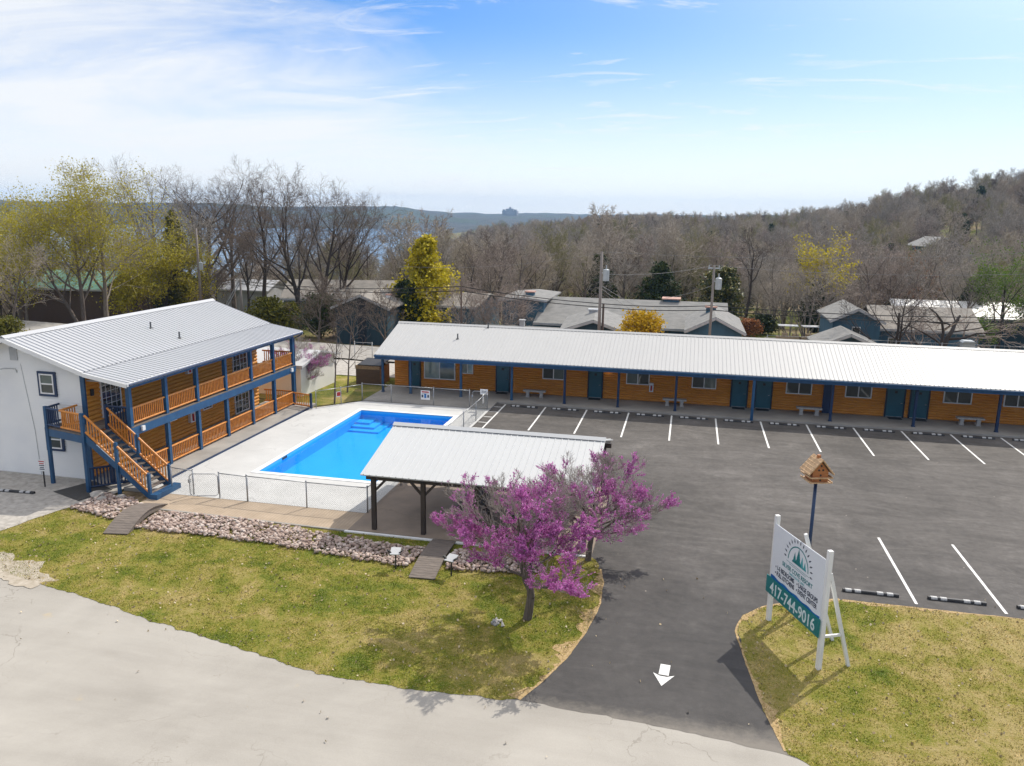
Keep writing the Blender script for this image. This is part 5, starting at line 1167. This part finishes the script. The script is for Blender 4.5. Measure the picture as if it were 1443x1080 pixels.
wire([(zat(P1, 402), put(925, 446, 74), .1)], .02, 'cablepale', 'upper pale service drop from the tall pole to the long house'); wire([(zat(P1, 406), put(905, 446, 74), .1)], .02, 'cablepale', 'lower pale service drop from the tall pole to the long house')
wire([(zat(P2, 402), put(938, 420, 80), .15)], .02, 'cablepale', 'pale service drop from the crossarm pole to the blue chimney')
wire([(P4-Vector((0, 0, .5)), put(316, 440, 84), 0)], .05, 'cablepale', 'nearer pale stay of the leaning pole'); wire([(P4-Vector((0, 0, .1)), put(312, 441, 84), 0)], .05, 'cablepale', 'farther pale stay of the leaning pole')
# fences behind
fence('back_fence', [(put(u, 489, 78).x, 78, -1.3) for u in (1080, 1180, 1262, 1327, 1402, 1480)], 2.9, 'tall chain link fence behind the right end of the motel', mesh=False)
q = put(521, 500, 61); fence('back_fence', [(-26.0, 59.5, -.05), (-24.5, 59.5, -.05)], 2.2, 'two bare steel fence posts beyond the bin enclosure', mesh=False)
ub = put(1363, 488, 77); mb = MB(); mb.box(ub.x-.5, ub.x+.5, 76.6, 77.4, -1.4, ub.z+.35); mb.prism([(ub.x-.55, ub.z+.35), (ub.x+.55, ub.z+.35), (ub.x+.4, ub.z+.5), (ub.x-.4, ub.z+.5)], 'y', 76.5, 77.5); tag(mb.build('utility_box', 'trafo'), 'pale green utility cabinet beside the back fence', 'cabinet')
# covered boats / carts on the lot behind
for i, (u, lb) in enumerate(((1110, 'leftmost white topped cart parked behind the motel ridge'), (1144, 'middle white topped cart parked behind the motel ridge'), (1166, 'rightmost white topped cart parked behind the motel ridge'))):
    q = put(u, 472, 93); t = thing('golf_cart', (q.x, 93, -1.3), lb, 'cart', 'white topped carts', .1*i)
    mb = MB(); mb.box(-1.2, 1.2, -.55, .55, .3, .75); mb.prism([(-.55, .751), (.55, .751), (.5, 1.05), (-.5, 1.05)], 'x', .5, 1.15); mb.box(-.6, .0, -.5, .5, .751, 1.1); mb.build('body', 'tan', t, local=True)
    mb = MB(); mb.box(-1.1, 1.0, -.6, .6, 1.95, 2.03); mb.build('canopy', 'white', t, local=True); mb = MB()
    for x in (-.95, .85):
        for y in (-.5, .5): mb.tube([(x, y, .7), (x, y, 1.95)], .03, 5)
    mb.build('frame', 'black', t, local=True)
    for x in (-.8, .8):
        for y in (-.5, .5): mb = MB(); mb.tube([(x, y-.1, .26), (x, y+.1, .26)], .26, 12); mb.build('wheel', 'black', t, local=True)

# ------------------------------------------------------------------ individual trees
def spot(u, vb, vt, dz=0.0):
    p = at(u, vb, -.1); z = terrain(p.x, p.y); 
    if z < -.2: p = at(u, vb, z)
    z = terrain(p.x, p.y); return Vector((p.x, p.y, z)), ztop(p.x, p.y, vt)-z
def bare(u, vb, vt, seed, label, bark='bark', twig='twig_near', kids=(8, 6, 5, 5), rz=0, name='bare_tree', r=.017, group=None, Yp=None, **k):
    p, H = spot(u, vb, vt)
    if Yp is not None: p = put(u, vb, Yp); p.z = terrain(p.x, p.y); H = ztop(p.x, p.y, vt)-p.z
    k.setdefault('twig_r', .012); ms = tree_meshes(name, seed, H, H*r, bark, twig, kids=kids, **k); return plant(name, ms, p[:], label, 'tree', group, rz)
bare(288, 432, 212, 101, 'widest spreading bare tree behind the lodge roof ridge', kids=(12, 7, 6, 6), ang=(50, 40, 38, 40), first=.22, ratio=(.75, .55, .55, .6), bark='bark', r=.026)
bare(425, 463, 224, 102, 'tall upright bare tree just right of the lodge roof', kids=(14, 7, 6, 6), ang=(38, 36, 36, 40), first=.25, ratio=(.78, .55, .55, .6), bark='bark_dark')
bare(452, 462, 238, 124, 'bare tree with a leaning fan crown just right of the tallest', kids=(12, 7, 6, 5), ang=(42, 38, 36, 40), first=.25, ratio=(.7, .55, .55, .6), lean=(.15, 0), bark='bark_dark')
bare(225, 428, 214, 103, 'tall bare tree rising behind the budding yellow trees', kids=(11, 7, 6, 5), ang=(42, 36, 36, 40), first=.35)
bare(372, 440, 238, 104, 'slim bare tree between the two widest bare crowns', kids=(11, 7, 6, 5), ang=(32, 36, 36, 40), first=.35, ratio=(.5, .5, .55, .6), bark='bark_dark')
bare(330, 428, 220, 105, 'bare tree behind the leaning stay pole', kids=(11, 7, 6, 5), ang=(40, 36, 36, 40), first=.4)
bare(470, 452, 262, 106, 'bare tree leaning right toward the lake', kids=(12, 7, 6, 5), ang=(45, 40, 38, 40), first=.2, lean=(.35, 0), bark='bark_dark')
bare(528, 428, 300, 107, 'open bare tree in front of the lake, left of the yellow cedar', kids=(8, 5, 5, 4), ang=(48, 40, 38, 40), first=.3)
bare(560, 430, 335, 108, 'small bare tree behind the yellow cedar', kids=(8, 5, 4, 4), first=.25)
bare(690, 455, 335, 109, 'brownish bare tree by the thin brown pole', kids=(9, 6, 5, 4), twig='twig_red', first=.15, stems=3, r=.014)
bare(662, 440, 325, 110, 'dark bare tree behind the thin brown pole', kids=(9, 6, 5, 4), bark='bark_dark', first=.3)
bare(770, 428, 335, 111, 'pale rounded bare tree behind the tall teal gable', kids=(9, 6, 5, 5), twig='twig_pale', first=.15, stems=3, r=.014)
bare(955, 436, 297, 112, 'broad olive budding tree above the dark cedar', kids=(11, 7, 5, 5), twig='twig_olive', ang=(48, 38, 36, 40), first=.12, stems=3, r=.016)
bare(1048, 466, 318, 113, 'straight dark trunked bare tree right of the magnolia', kids=(9, 5, 4, 4), bark='bark_dark', twig='twig_dark', first=.5, ang=(38, 36, 36, 40), ratio=(.45, .5, .55, .6))
bare(1322, 486, 360, 114, 'gnarled dark oak with crooked limbs before the tan roof', kids=(9, 6, 5, 5), bark='bark_dark', twig='twig_red', first=.1, ang=(62, 42, 40, 42), ratio=(1.0, .6, .55, .6), wob=(.15, .24, .26, .3, .3), up=(0, .02, .05, .05, .02), r=.035, Yp=79)
bare(1262, 484, 380, 115, 'smaller crooked bare oak left of the gnarled one', kids=(8, 6, 5, 4), bark='bark_dark', twig='twig_dark', first=.15, ang=(55, 42, 40, 42), ratio=(.9, .6, .55, .6), r=.028, Yp=80)
bare(1135, 478, 345, 116, 'pale many stemmed bare tree in front of the carts', kids=(6, 5, 4, 4), bark='bark_pale', twig='twig_pale', stems=5, first=.25, r=.012)
bare(1110, 476, 372, 117, 'slanting pale bare sapling clump behind the ridge', kids=(5, 4, 4, 3), bark='bark_pale', twig='twig_pale', stems=4, lean=(-.25, 0), r=.012)
bare(1190, 480, 375, 118, 'reddish bare clump beside the yellow crowned tree', kids=(6, 5, 4, 4), twig='twig_red', stems=4, r=.012)
bare(471, 571, 440, 119, 'thin bare sapling on the grass, left one by the slanting fence', kids=(8, 4, 3), first=.35, ang=(40, 40, 40), ratio=(.4, .5, .5), r=.011, name='sapling', twig_r=.008)
bare(489, 555, 432, 120, 'thin bare sapling on the grass, right one by the slanting fence', kids=(9, 4, 3), first=.3, ang=(50, 40, 40), ratio=(.42, .5, .5), r=.011, name='sapling', twig_r=.008)
bare(478, 478, 415, 121, 'low tangled grey bush before the dark slate house', kids=(7, 5, 4, 4), stems=4, first=.1, ang=(60, 45, 40, 40), r=.02, name='bare_bush')
bare(505, 474, 430, 122, 'pale tangled bush against the dark entry of the slate house', kids=(7, 5, 4, 4), stems=4, first=.1, ang=(60, 45, 40, 40), r=.02, twig='twig_pale', name='bare_bush')
bare(18, 470, 330, 123, 'thin bare tree at the left edge by the street', kids=(8, 5, 4, 4), first=.3, r=.014, twig='twig_pale')
bare(820, 440, 330, 125, 'bare crown rising just left of the tall grey pole', kids=(10, 7, 5, 5), first=.2, twig='twig_pale')
bare(880, 442, 342, 126, 'low bare crown between the tall pole and the broad olive tree', kids=(10, 7, 5, 5), first=.15, twig='twig')
bare(735, 440, 322, 127, 'grey bare crown directly behind the tall teal gable', kids=(10, 7, 5, 5), first=.2, twig='twig_red')
bare(618, 438, 322, 128, 'bare crown showing right behind the golden cedar', kids=(10, 7, 5, 5), first=.2, twig='twig')
bare(1090, 460, 335, 129, 'bare crown right of the straight dark trunk', kids=(10, 7, 5, 5), first=.2, twig='twig')
bare(1235, 462, 330, 130, 'bare crown behind the blue gable house', kids=(10, 7, 5, 5), first=.2, twig='twig_red')
bare(1355, 470, 335, 131, 'bare crown behind the long tan roof', kids=(10, 7, 5, 5), first=.2, twig='twig')
bare(545, 480, 392, 132, 'small bare tree screening the dark slate house wall', kids=(10, 7, 5, 4), first=.2, Yp=74)
bare(500, 482, 386, 133, 'grey bare tree left of the dark slate house', kids=(10, 7, 5, 4), first=.2, Yp=75)
bare(448, 484, 380, 134, 'low spreading bare tree by the back street', kids=(10, 7, 5, 4), first=.2, Yp=74, ang=(55, 40, 38, 40))
bare(655, 470, 380, 135, 'small bare tree screening the pale blue house side', kids=(10, 7, 5, 4), first=.2, Yp=76, twig='twig_red')
bare(700, 470, 395, 136, 'twiggy bare tree left of the tall teal gable', kids=(10, 7, 5, 4), first=.15, Yp=78, twig='twig_red', stems=3, r=.012)
def leafy(u, vb, vt, seed, label, leaf, n, size, spread, bark='bark', twig='twig', name='budding_tree', r=.016, **k):
    p, H = spot(u, vb, vt); ms = tree_meshes(name, seed, H, H*r, bark, twig, leaf, n, size, spread, **k); return plant(name, ms, p[:], label, 'tree')
leafy(118, 460, 236, 201, 'yellow green budding tree with two trunks leaning left', 'leaf_yg', 30000, .155, 1.3, stems=2, lean=(-.35, 0), kids=(9, 6, 5, 4), first=.25, ratio=(.8, .58, .55, .6), minz=2.2)
leafy(152, 456, 218, 202, 'tallest yellow green budding tree with upright pale trunk', 'leaf_yg', 30000, .155, 1.3, kids=(10, 6, 5, 4), first=.2, ratio=(.75, .55, .55, .6), bark='bark_pale', minz=2.2)
leafy(30, 448, 262, 203, 'yellow green budding tree at the left picture edge', 'leaf_yg', 26000, .16, 1.3, kids=(9, 6, 5, 4), first=.2, ratio=(.8, .55, .55, .6), minz=2)
leafy(232, 442, 318, 204, 'dense lower yellow green tree just above the lodge ridge', 'leaf_yg', 26000, .16, 1.1, kids=(9, 6, 5, 4), first=.08, ratio=(.85, .55, .55, .6), bark='bark_dark')
leafy(195, 446, 372, 205, 'low yellow green tree against the lodge roof ridge', 'leaf_yg', 14000, .2, 1.0, kids=(8, 6, 4, 4), first=.08, ratio=(.9, .55, .55, .6))
leafy(1168, 474, 316, 206, 'tall tree with bright yellow leafy top behind the motel', 'leaf_yellow', 5200, .2, .5, kids=(10, 6, 5, 4), first=.3, ang=(36, 36, 36, 40), twig='twig_pale', minz=3.5, name='yellow_tree', bark='bark_pale')
leafy(1285, 450, 342, 207, 'rusty orange tree behind the gnarled oak', 'leaf_orange', 4500, .22, .5, kids=(9, 6, 5, 4), first=.15, ang=(34, 36, 36, 40), twig='twig_red', name='rusty_tree')
leafy(1408, 476, 328, 208, 'fresh green leafing tree near the right picture edge', 'leaf_green', 9000, .17, .5, kids=(10, 6, 5, 4), first=.2, ang=(40, 36, 36, 40), bark='bark_dark', name='green_tree')
leafy(1446, 478, 352, 209, 'fresh green leafing tree cut by the right picture edge', 'leaf_green', 9000, .17, .5, kids=(9, 6, 5, 4), first=.12, name='green_tree')
leafy(1375, 482, 440, 210, 'low green shrub between the oak and the green tree', 'leaf_green', 5000, .16, .4, kids=(7, 5, 4, 4), first=.05, stems=3, name='green_shrub')
def con(u, vb, vt, seed, Rb, leaf, n, size, label, name='cedar_tree', Yp=None, **k):
    p, H = spot(u, vb, vt) if Yp is None else (put(u, vb, Yp), 0)
    if Yp is not None: p.z = -1.2; H = ztop(p.x, p.y, vt)-p.z
    return plant(name, conifer_meshes(name, seed, H, Rb, 'bark_dark', leaf, n, size, **k), p[:], label, 'tree')
con(602, 470, 332, 301, 4.3, 'leaf_yellow', 15000, .3, 'tall golden yellow cedar rising behind the motel roof end', shape=.85)
con(572, 474, 398, 302, 2.6, 'leaf_cedar', 5000, .28, 'dark green cedar tucked left under the golden one', shape=.7)
con(378, 468, 425, 303, 2.4, 'leaf_cedar2', 5000, .22, 'olive cedar bush beside the lodge roof, left one', shape=.5)
con(402, 470, 432, 304, 2.2, 'leaf_cedar2', 5000, .22, 'olive cedar bush beside the lodge roof, right one', shape=.5)
con(452, 476, 420, 305, 2.4, 'leaf_cedar', 4000, .22, 'dark round cedar left of the slate house', shape=.5)
con(928, 446, 370, 306, 3.6, 'leaf_cedar', 9000, .3, 'dark cedar behind the blue chimney', shape=.85)
con(1012, 452, 382, 307, 3.3, 'leaf_magnolia', 8000, .3, 'glossy magnolia behind the crossarm pole', name='magnolia_tree', shape=.45, rag=.15)
con(252, 440, 296, 308, 2.6, 'leaf_cedar2', 8000, .3, 'dark olive cedar among the budding trees', shape=.8)
con(904, 470, 446, 309, 2.3, 'leaf_bush', 7000, .2, 'round golden bush in front of the long grey roof', name='golden_bush', Yp=68, shape=.35, rag=.15)
con(8, 478, 455, 310, 1.6, 'leaf_cedar2', 2500, .16, 'olive shrub at the left edge beside the lodge roof', name='olive_shrub', shape=.4)
con(1075, 470, 448, 311, 1.8, 'leaf_cedar', 2500, .2, 'small dark juniper right of the straight dark trunk', shape=.5)
con(1055, 474, 455, 312, 1.3, 'leaf_orange', 1800, .18, 'small rusty bush at the foot of the straight dark trunk', name='rusty_bush', shape=.4)

# ------------------------------------------------------------------ the wood
variants = []
for i in range(8):
    tw = ('twig', 'twig_pale', 'twig_red', 'twig_pale', 'twig_tan', 'twig_olive', 'twig_near', 'twig')[i]; bk = ('bark_pale', 'bark_pale', 'bark', 'bark_pale', 'bark_dark', 'bark', 'bark_dark', 'bark_pale')[i]
    variants.append(tree_meshes('wood tree', 500+i, 13, .2, bk, tw, kids=(10, 7, 6, 4), first=.22, ang=(40, 38, 38, 40), ratio=(.6, .55, .55, .6), twig_r=.024))
evar = [conifer_meshes('wood cedar', 600+i, 9, 2.2, 'bark_dark', 'leaf_cedar', 2600, .45, shape=.6) for i in range(2)]
rw = random.Random(77); pts = []
def lake_open(az, r): return -37 < az < -19 and r > 150
for k in range(60000):
    az = rw.uniform(-50, 40); r = math.sqrt(rw.uniform(122**2, 760**2)); x, y = r*math.sin(R(az)), r*math.cos(R(az))
    if az < -19 and r > 330: continue
    if lake_open(az, r) and rw.random() > .18: continue
    if -42 < az < -19 and r < 150 and rw.random() > .3: continue
    if 205 < y < 222 and abs(x-pg.x) < 9: continue
    pts.append((r, az, x, y))
# thin to a minimum spacing with a grid
cell = {}; keep = []
for r, az, x, y in sorted(pts):
    s = 6.0 if r < 200 else 7.5; ok = True; cx, cy2 = int(x//8), int(y//8)
    for i in (-1, 0, 1):
        for j in (-1, 0, 1):
            for (a, b) in cell.get((cx+i, cy2+j), ()):
                if (a-x)**2+(b-y)**2 < s*s: ok = False
    if ok: cell.setdefault((cx, cy2), []).append((x, y)); keep.append((r, az, x, y))
near, far_ = keep[:270], keep[270:]
for i, (r, az, x, y) in enumerate(near):
    z = terrain(x, y)-.1; s = rw.uniform(.85, 1.3)
    if rw.random() < .08: plant('cedar_tree', evar[i % 2], (x, y, z), 'dark cedar scattered among the grey bare trees of the wood', 'tree', 'dark cedars in the wood', rw.random()*6, s)
    else: plant('bare_tree', variants[i % 8], (x, y, z), 'leafless grey brown tree of the wood beyond the houses', 'tree', 'leafless trees of the wood beyond the houses', rw.random()*6, s, s*rw.uniform(.85, 1.15))
# the deeper wood reads as one mass
src = bpy.data.collections.new('wood_source')
for i, (tm, cm) in enumerate(variants+evar):
    bm = bmesh.new(); bm.from_mesh(tm); nt_ = len(bm.faces); bm.from_mesh(cm); me = bpy.data.meshes.new('wood_tree')
    for f in bm.faces: f.material_index = 0
    bm.faces.ensure_lookup_table(); mi = np.zeros(len(cm.polygons), np.int32); cm.polygons.foreach_get('material_index', mi)
    for k in range(nt_, len(bm.faces)): bm.faces[k].material_index = 1+int(mi[k-nt_])
    bm.to_mesh(me); bm.free(); me.materials.append(tm.materials[0])
    for m_ in cm.materials: me.materials.append(m_)
    o = bpy.data.objects.new('wood_%02d' % i, me); src.objects.link(o)
me = bpy.data.meshes.new('far_wood'); me.from_pydata([(x, y, terrain(x, y)-.2) for r, az, x, y in far_], [], [])
at_s = me.attributes.new('sc', 'FLOAT', 'POINT'); at_r = me.attributes.new('rot', 'FLOAT', 'POINT'); at_i = me.attributes.new('idx', 'INT', 'POINT')
at_s.data.foreach_set('value', [rw.uniform(.62, 1.3) for _ in far_]); at_r.data.foreach_set('value', [rw.random()*6.28 for _ in far_]); at_i.data.foreach_set('value', [rw.choice((8, 9)) if rw.random() < .07 else rw.randrange(8) for _ in far_])
fo = bpy.data.objects.new('far_wood', me); col.objects.link(fo); tag(fo, 'grey brown leafless wood covering the valley and the hill to the right', 'wood', kind='stuff')
ng = bpy.data.node_groups.new('scatter wood', 'GeometryNodeTree'); ng.interface.new_socket('Geometry', in_out='INPUT', socket_type='NodeSocketGeometry'); ng.interface.new_socket('Geometry', in_out='OUTPUT', socket_type='NodeSocketGeometry')
gi = ng.nodes.new('NodeGroupInput'); gout = ng.nodes.new('NodeGroupOutput'); iop = ng.nodes.new('GeometryNodeInstanceOnPoints'); ci = ng.nodes.new('GeometryNodeCollectionInfo')
ci.inputs['Collection'].default_value = src; ci.inputs['Separate Children'].default_value = True; ci.inputs['Reset Children'].default_value = True
def na_(nm, ty):
    n = ng.nodes.new('GeometryNodeInputNamedAttribute'); n.data_type = ty; n.inputs['Name'].default_value = nm; return n.outputs[0]
cx_ = ng.nodes.new('ShaderNodeCombineXYZ'); ng.links.new(na_('rot', 'FLOAT'), cx_.inputs[2])
ng.links.new(gi.outputs[0], iop.inputs['Points']); ng.links.new(ci.outputs[0], iop.inputs['Instance']); iop.inputs['Pick Instance'].default_value = True
ng.links.new(na_('idx', 'INT'), iop.inputs['Instance Index']); ng.links.new(cx_.outputs[0], iop.inputs['Rotation']); ng.links.new(na_('sc', 'FLOAT'), iop.inputs['Scale']); ng.links.new(iop.outputs[0], gout.inputs[0])
fo.modifiers.new('scatter', 'NODES').node_group = ng

# ------------------------------------------------------------------ air
mb = MB(); mb.box(-3800, 3800, -3800, 3800, -95, 75); hz = mb.build('haze', 'white'); hz['kind'] = 'stuff'; tag(hz, 'thin pale blue haze over the valley and lake', 'haze')
m = bpy.data.materials.new('haze air'); m.use_nodes = True; nt = m.node_tree; nt.nodes.clear(); out = nt.nodes.new('ShaderNodeOutputMaterial'); pvn = nt.nodes.new('ShaderNodeVolumePrincipled')
pvn.inputs['Color'].default_value = (.36, .61, .95, 1); pvn.inputs['Density'].default_value = 1.35e-4; pvn.inputs['Anisotropy'].default_value = .2
nt.links.new(pvn.outputs[0], out.inputs['Volume']); hz.data.materials.clear(); hz.data.materials.append(m)

# ------------------------------------------------------------------ light
SUN_AZ, SUN_EL = R(61), R(47)       # from +X, counter clockwise
sd = Vector((math.cos(SUN_AZ)*math.cos(SUN_EL), math.sin(SUN_AZ)*math.cos(SUN_EL), math.sin(SUN_EL)))
ld = bpy.data.lights.new('sun', 'SUN'); ld.energy = 3.3; ld.angle = R(.53); ld.color = (1, .94, .84); so = bpy.data.objects.new('sun', ld); col.objects.link(so); so.rotation_euler = sd.to_track_quat('Z', 'Y').to_euler()
w = bpy.data.worlds.new('World'); scene.world = w; w.use_nodes = True; nt = w.node_tree; nt.nodes.clear()
out = nt.nodes.new('ShaderNodeOutputWorld'); bg = nt.nodes.new('ShaderNodeBackground'); sky = nt.nodes.new('ShaderNodeTexSky'); sky.sky_type = 'NISHITA'; sky.sun_disc = False
sky.sun_elevation = SUN_EL; sky.sun_rotation = math.pi/2-SUN_AZ; sky.air_density = 1.0; sky.dust_density = .6; sky.ozone_density = 2.0
tc = nt.nodes.new('ShaderNodeTexCoord'); sep = nt.nodes.new('ShaderNodeSeparateXYZ'); nt.links.new(tc.outputs['Generated'], sep.inputs[0])
# wispy high cloud, laid out on a sheet overhead
zc_ = mth(nt, 'ADD', mth(nt, 'MAXIMUM', sep.outputs[2], 0.0), .1); cmb = nt.nodes.new('ShaderNodeCombineXYZ')
nt.links.new(mth(nt, 'DIVIDE', sep.outputs[0], zc_), cmb.inputs[0]); nt.links.new(mth(nt, 'DIVIDE', sep.outputs[1], zc_), cmb.inputs[1])
mp = nt.nodes.new('ShaderNodeMapping'); mp.inputs['Rotation'].default_value = (0, 0, .55); mp.inputs['Scale'].default_value = (.7, 1.1, 1); nt.links.new(cmb.outputs[0], mp.inputs[0])
f1 = nz(nt, mp.outputs[0], 1.0, 10, .62, .9); f2 = nz(nt, mp.outputs[0], .25, 3, .5)
side = N(nt, 'ShaderNodeMapRange'); nt.links.new(mth(nt, 'DIVIDE', sep.outputs[0], zc_), side.inputs[0]); side.inputs[1].default_value = -.2; side.inputs[2].default_value = -2.2; side.inputs[3].default_value = -.17; side.inputs[4].default_value = .16
cl = mth(nt, 'ADD', mth(nt, 'ADD', mth(nt, 'MULTIPLY', f1, .65), mth(nt, 'MULTIPLY', f2, .35)), side.outputs[0])
cf = ramp(nt, cl, [(.46, (0, 0, 0)), (.56, (.32, .32, .32)), (.76, (1, 1, 1))])
low = N(nt, 'ShaderNodeMapRange', interpolation_type='SMOOTHSTEP'); nt.links.new(sep.outputs[2], low.inputs[0]); low.inputs[1].default_value = .225; low.inputs[2].default_value = .0; low.inputs[3].default_value = 0; low.inputs[4].default_value = .95
hs = nt.nodes.new('ShaderNodeHueSaturation'); hs.inputs['Saturation'].default_value = 1.35; hs.inputs['Value'].default_value = 1.0
# sample the sky a little above the view direction: the photographed strip is deep blue already at 12 degrees
cm2 = nt.nodes.new('ShaderNodeCombineXYZ'); nt.links.new(sep.outputs[0], cm2.inputs[0]); nt.links.new(sep.outputs[1], cm2.inputs[1]); nt.links.new(mth(nt, 'MULTIPLY', sep.outputs[2], 2.6), cm2.inputs[2])
nrmv = nt.nodes.new('ShaderNodeVectorMath'); nrmv.operation = 'NORMALIZE'; nt.links.new(cm2.outputs[0], nrmv.inputs[0]); nt.links.new(nrmv.outputs[0], sky.inputs[0])
nt.links.new(sky.outputs[0], hs.inputs['Color'])
zenith_fill = N(nt, 'ShaderNodeMapRange', interpolation_type='SMOOTHSTEP'); nt.links.new(sep.outputs[2], zenith_fill.inputs[0]); zenith_fill.inputs[1].default_value = .26; zenith_fill.inputs[2].default_value = .6; zenith_fill.inputs[3].default_value = 0; zenith_fill.inputs[4].default_value = .7  # white added over the unseen upper sky to brighten and neutralise the fill light
a = mixc(nt, low.outputs[0], hs.outputs[0], (5.2, 5.35, 5.45)); a = mixc(nt, zenith_fill.outputs[0], a, (7.6, 7.3, 6.9)); mp3 = nt.nodes.new('ShaderNodeMapping'); mp3.inputs['Rotation'].default_value = (0, 0, -.5); mp3.inputs['Scale'].default_value = (.9, 2.2, 1); nt.links.new(cmb.outputs[0], mp3.inputs[0])
wf = ramp(nt, nz(nt, mp3.outputs[0], 1.3, 12, .68, 1.4), [(.55, (0, 0, 0)), (.72, (.75, .75, .75))])
a = mixc(nt, wf, a, (5.0, 5.1, 5.2)); a = mixc(nt, mth(nt, 'MULTIPLY', cf, .9), a, (5.0, 5.1, 5.2))
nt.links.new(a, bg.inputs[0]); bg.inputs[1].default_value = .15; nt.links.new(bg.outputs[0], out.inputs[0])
vs = scene.view_settings; vs.view_transform = 'Standard'; vs.look = 'None'; vs.exposure = 0.38; vs.gamma = 1; vs.use_curve_mapping = False
scene.cycles.max_bounces = 8; scene.cycles.transparent_max_bounces = 16; scene.cycles.volume_bounces = 0; scene.cycles.use_denoising = True
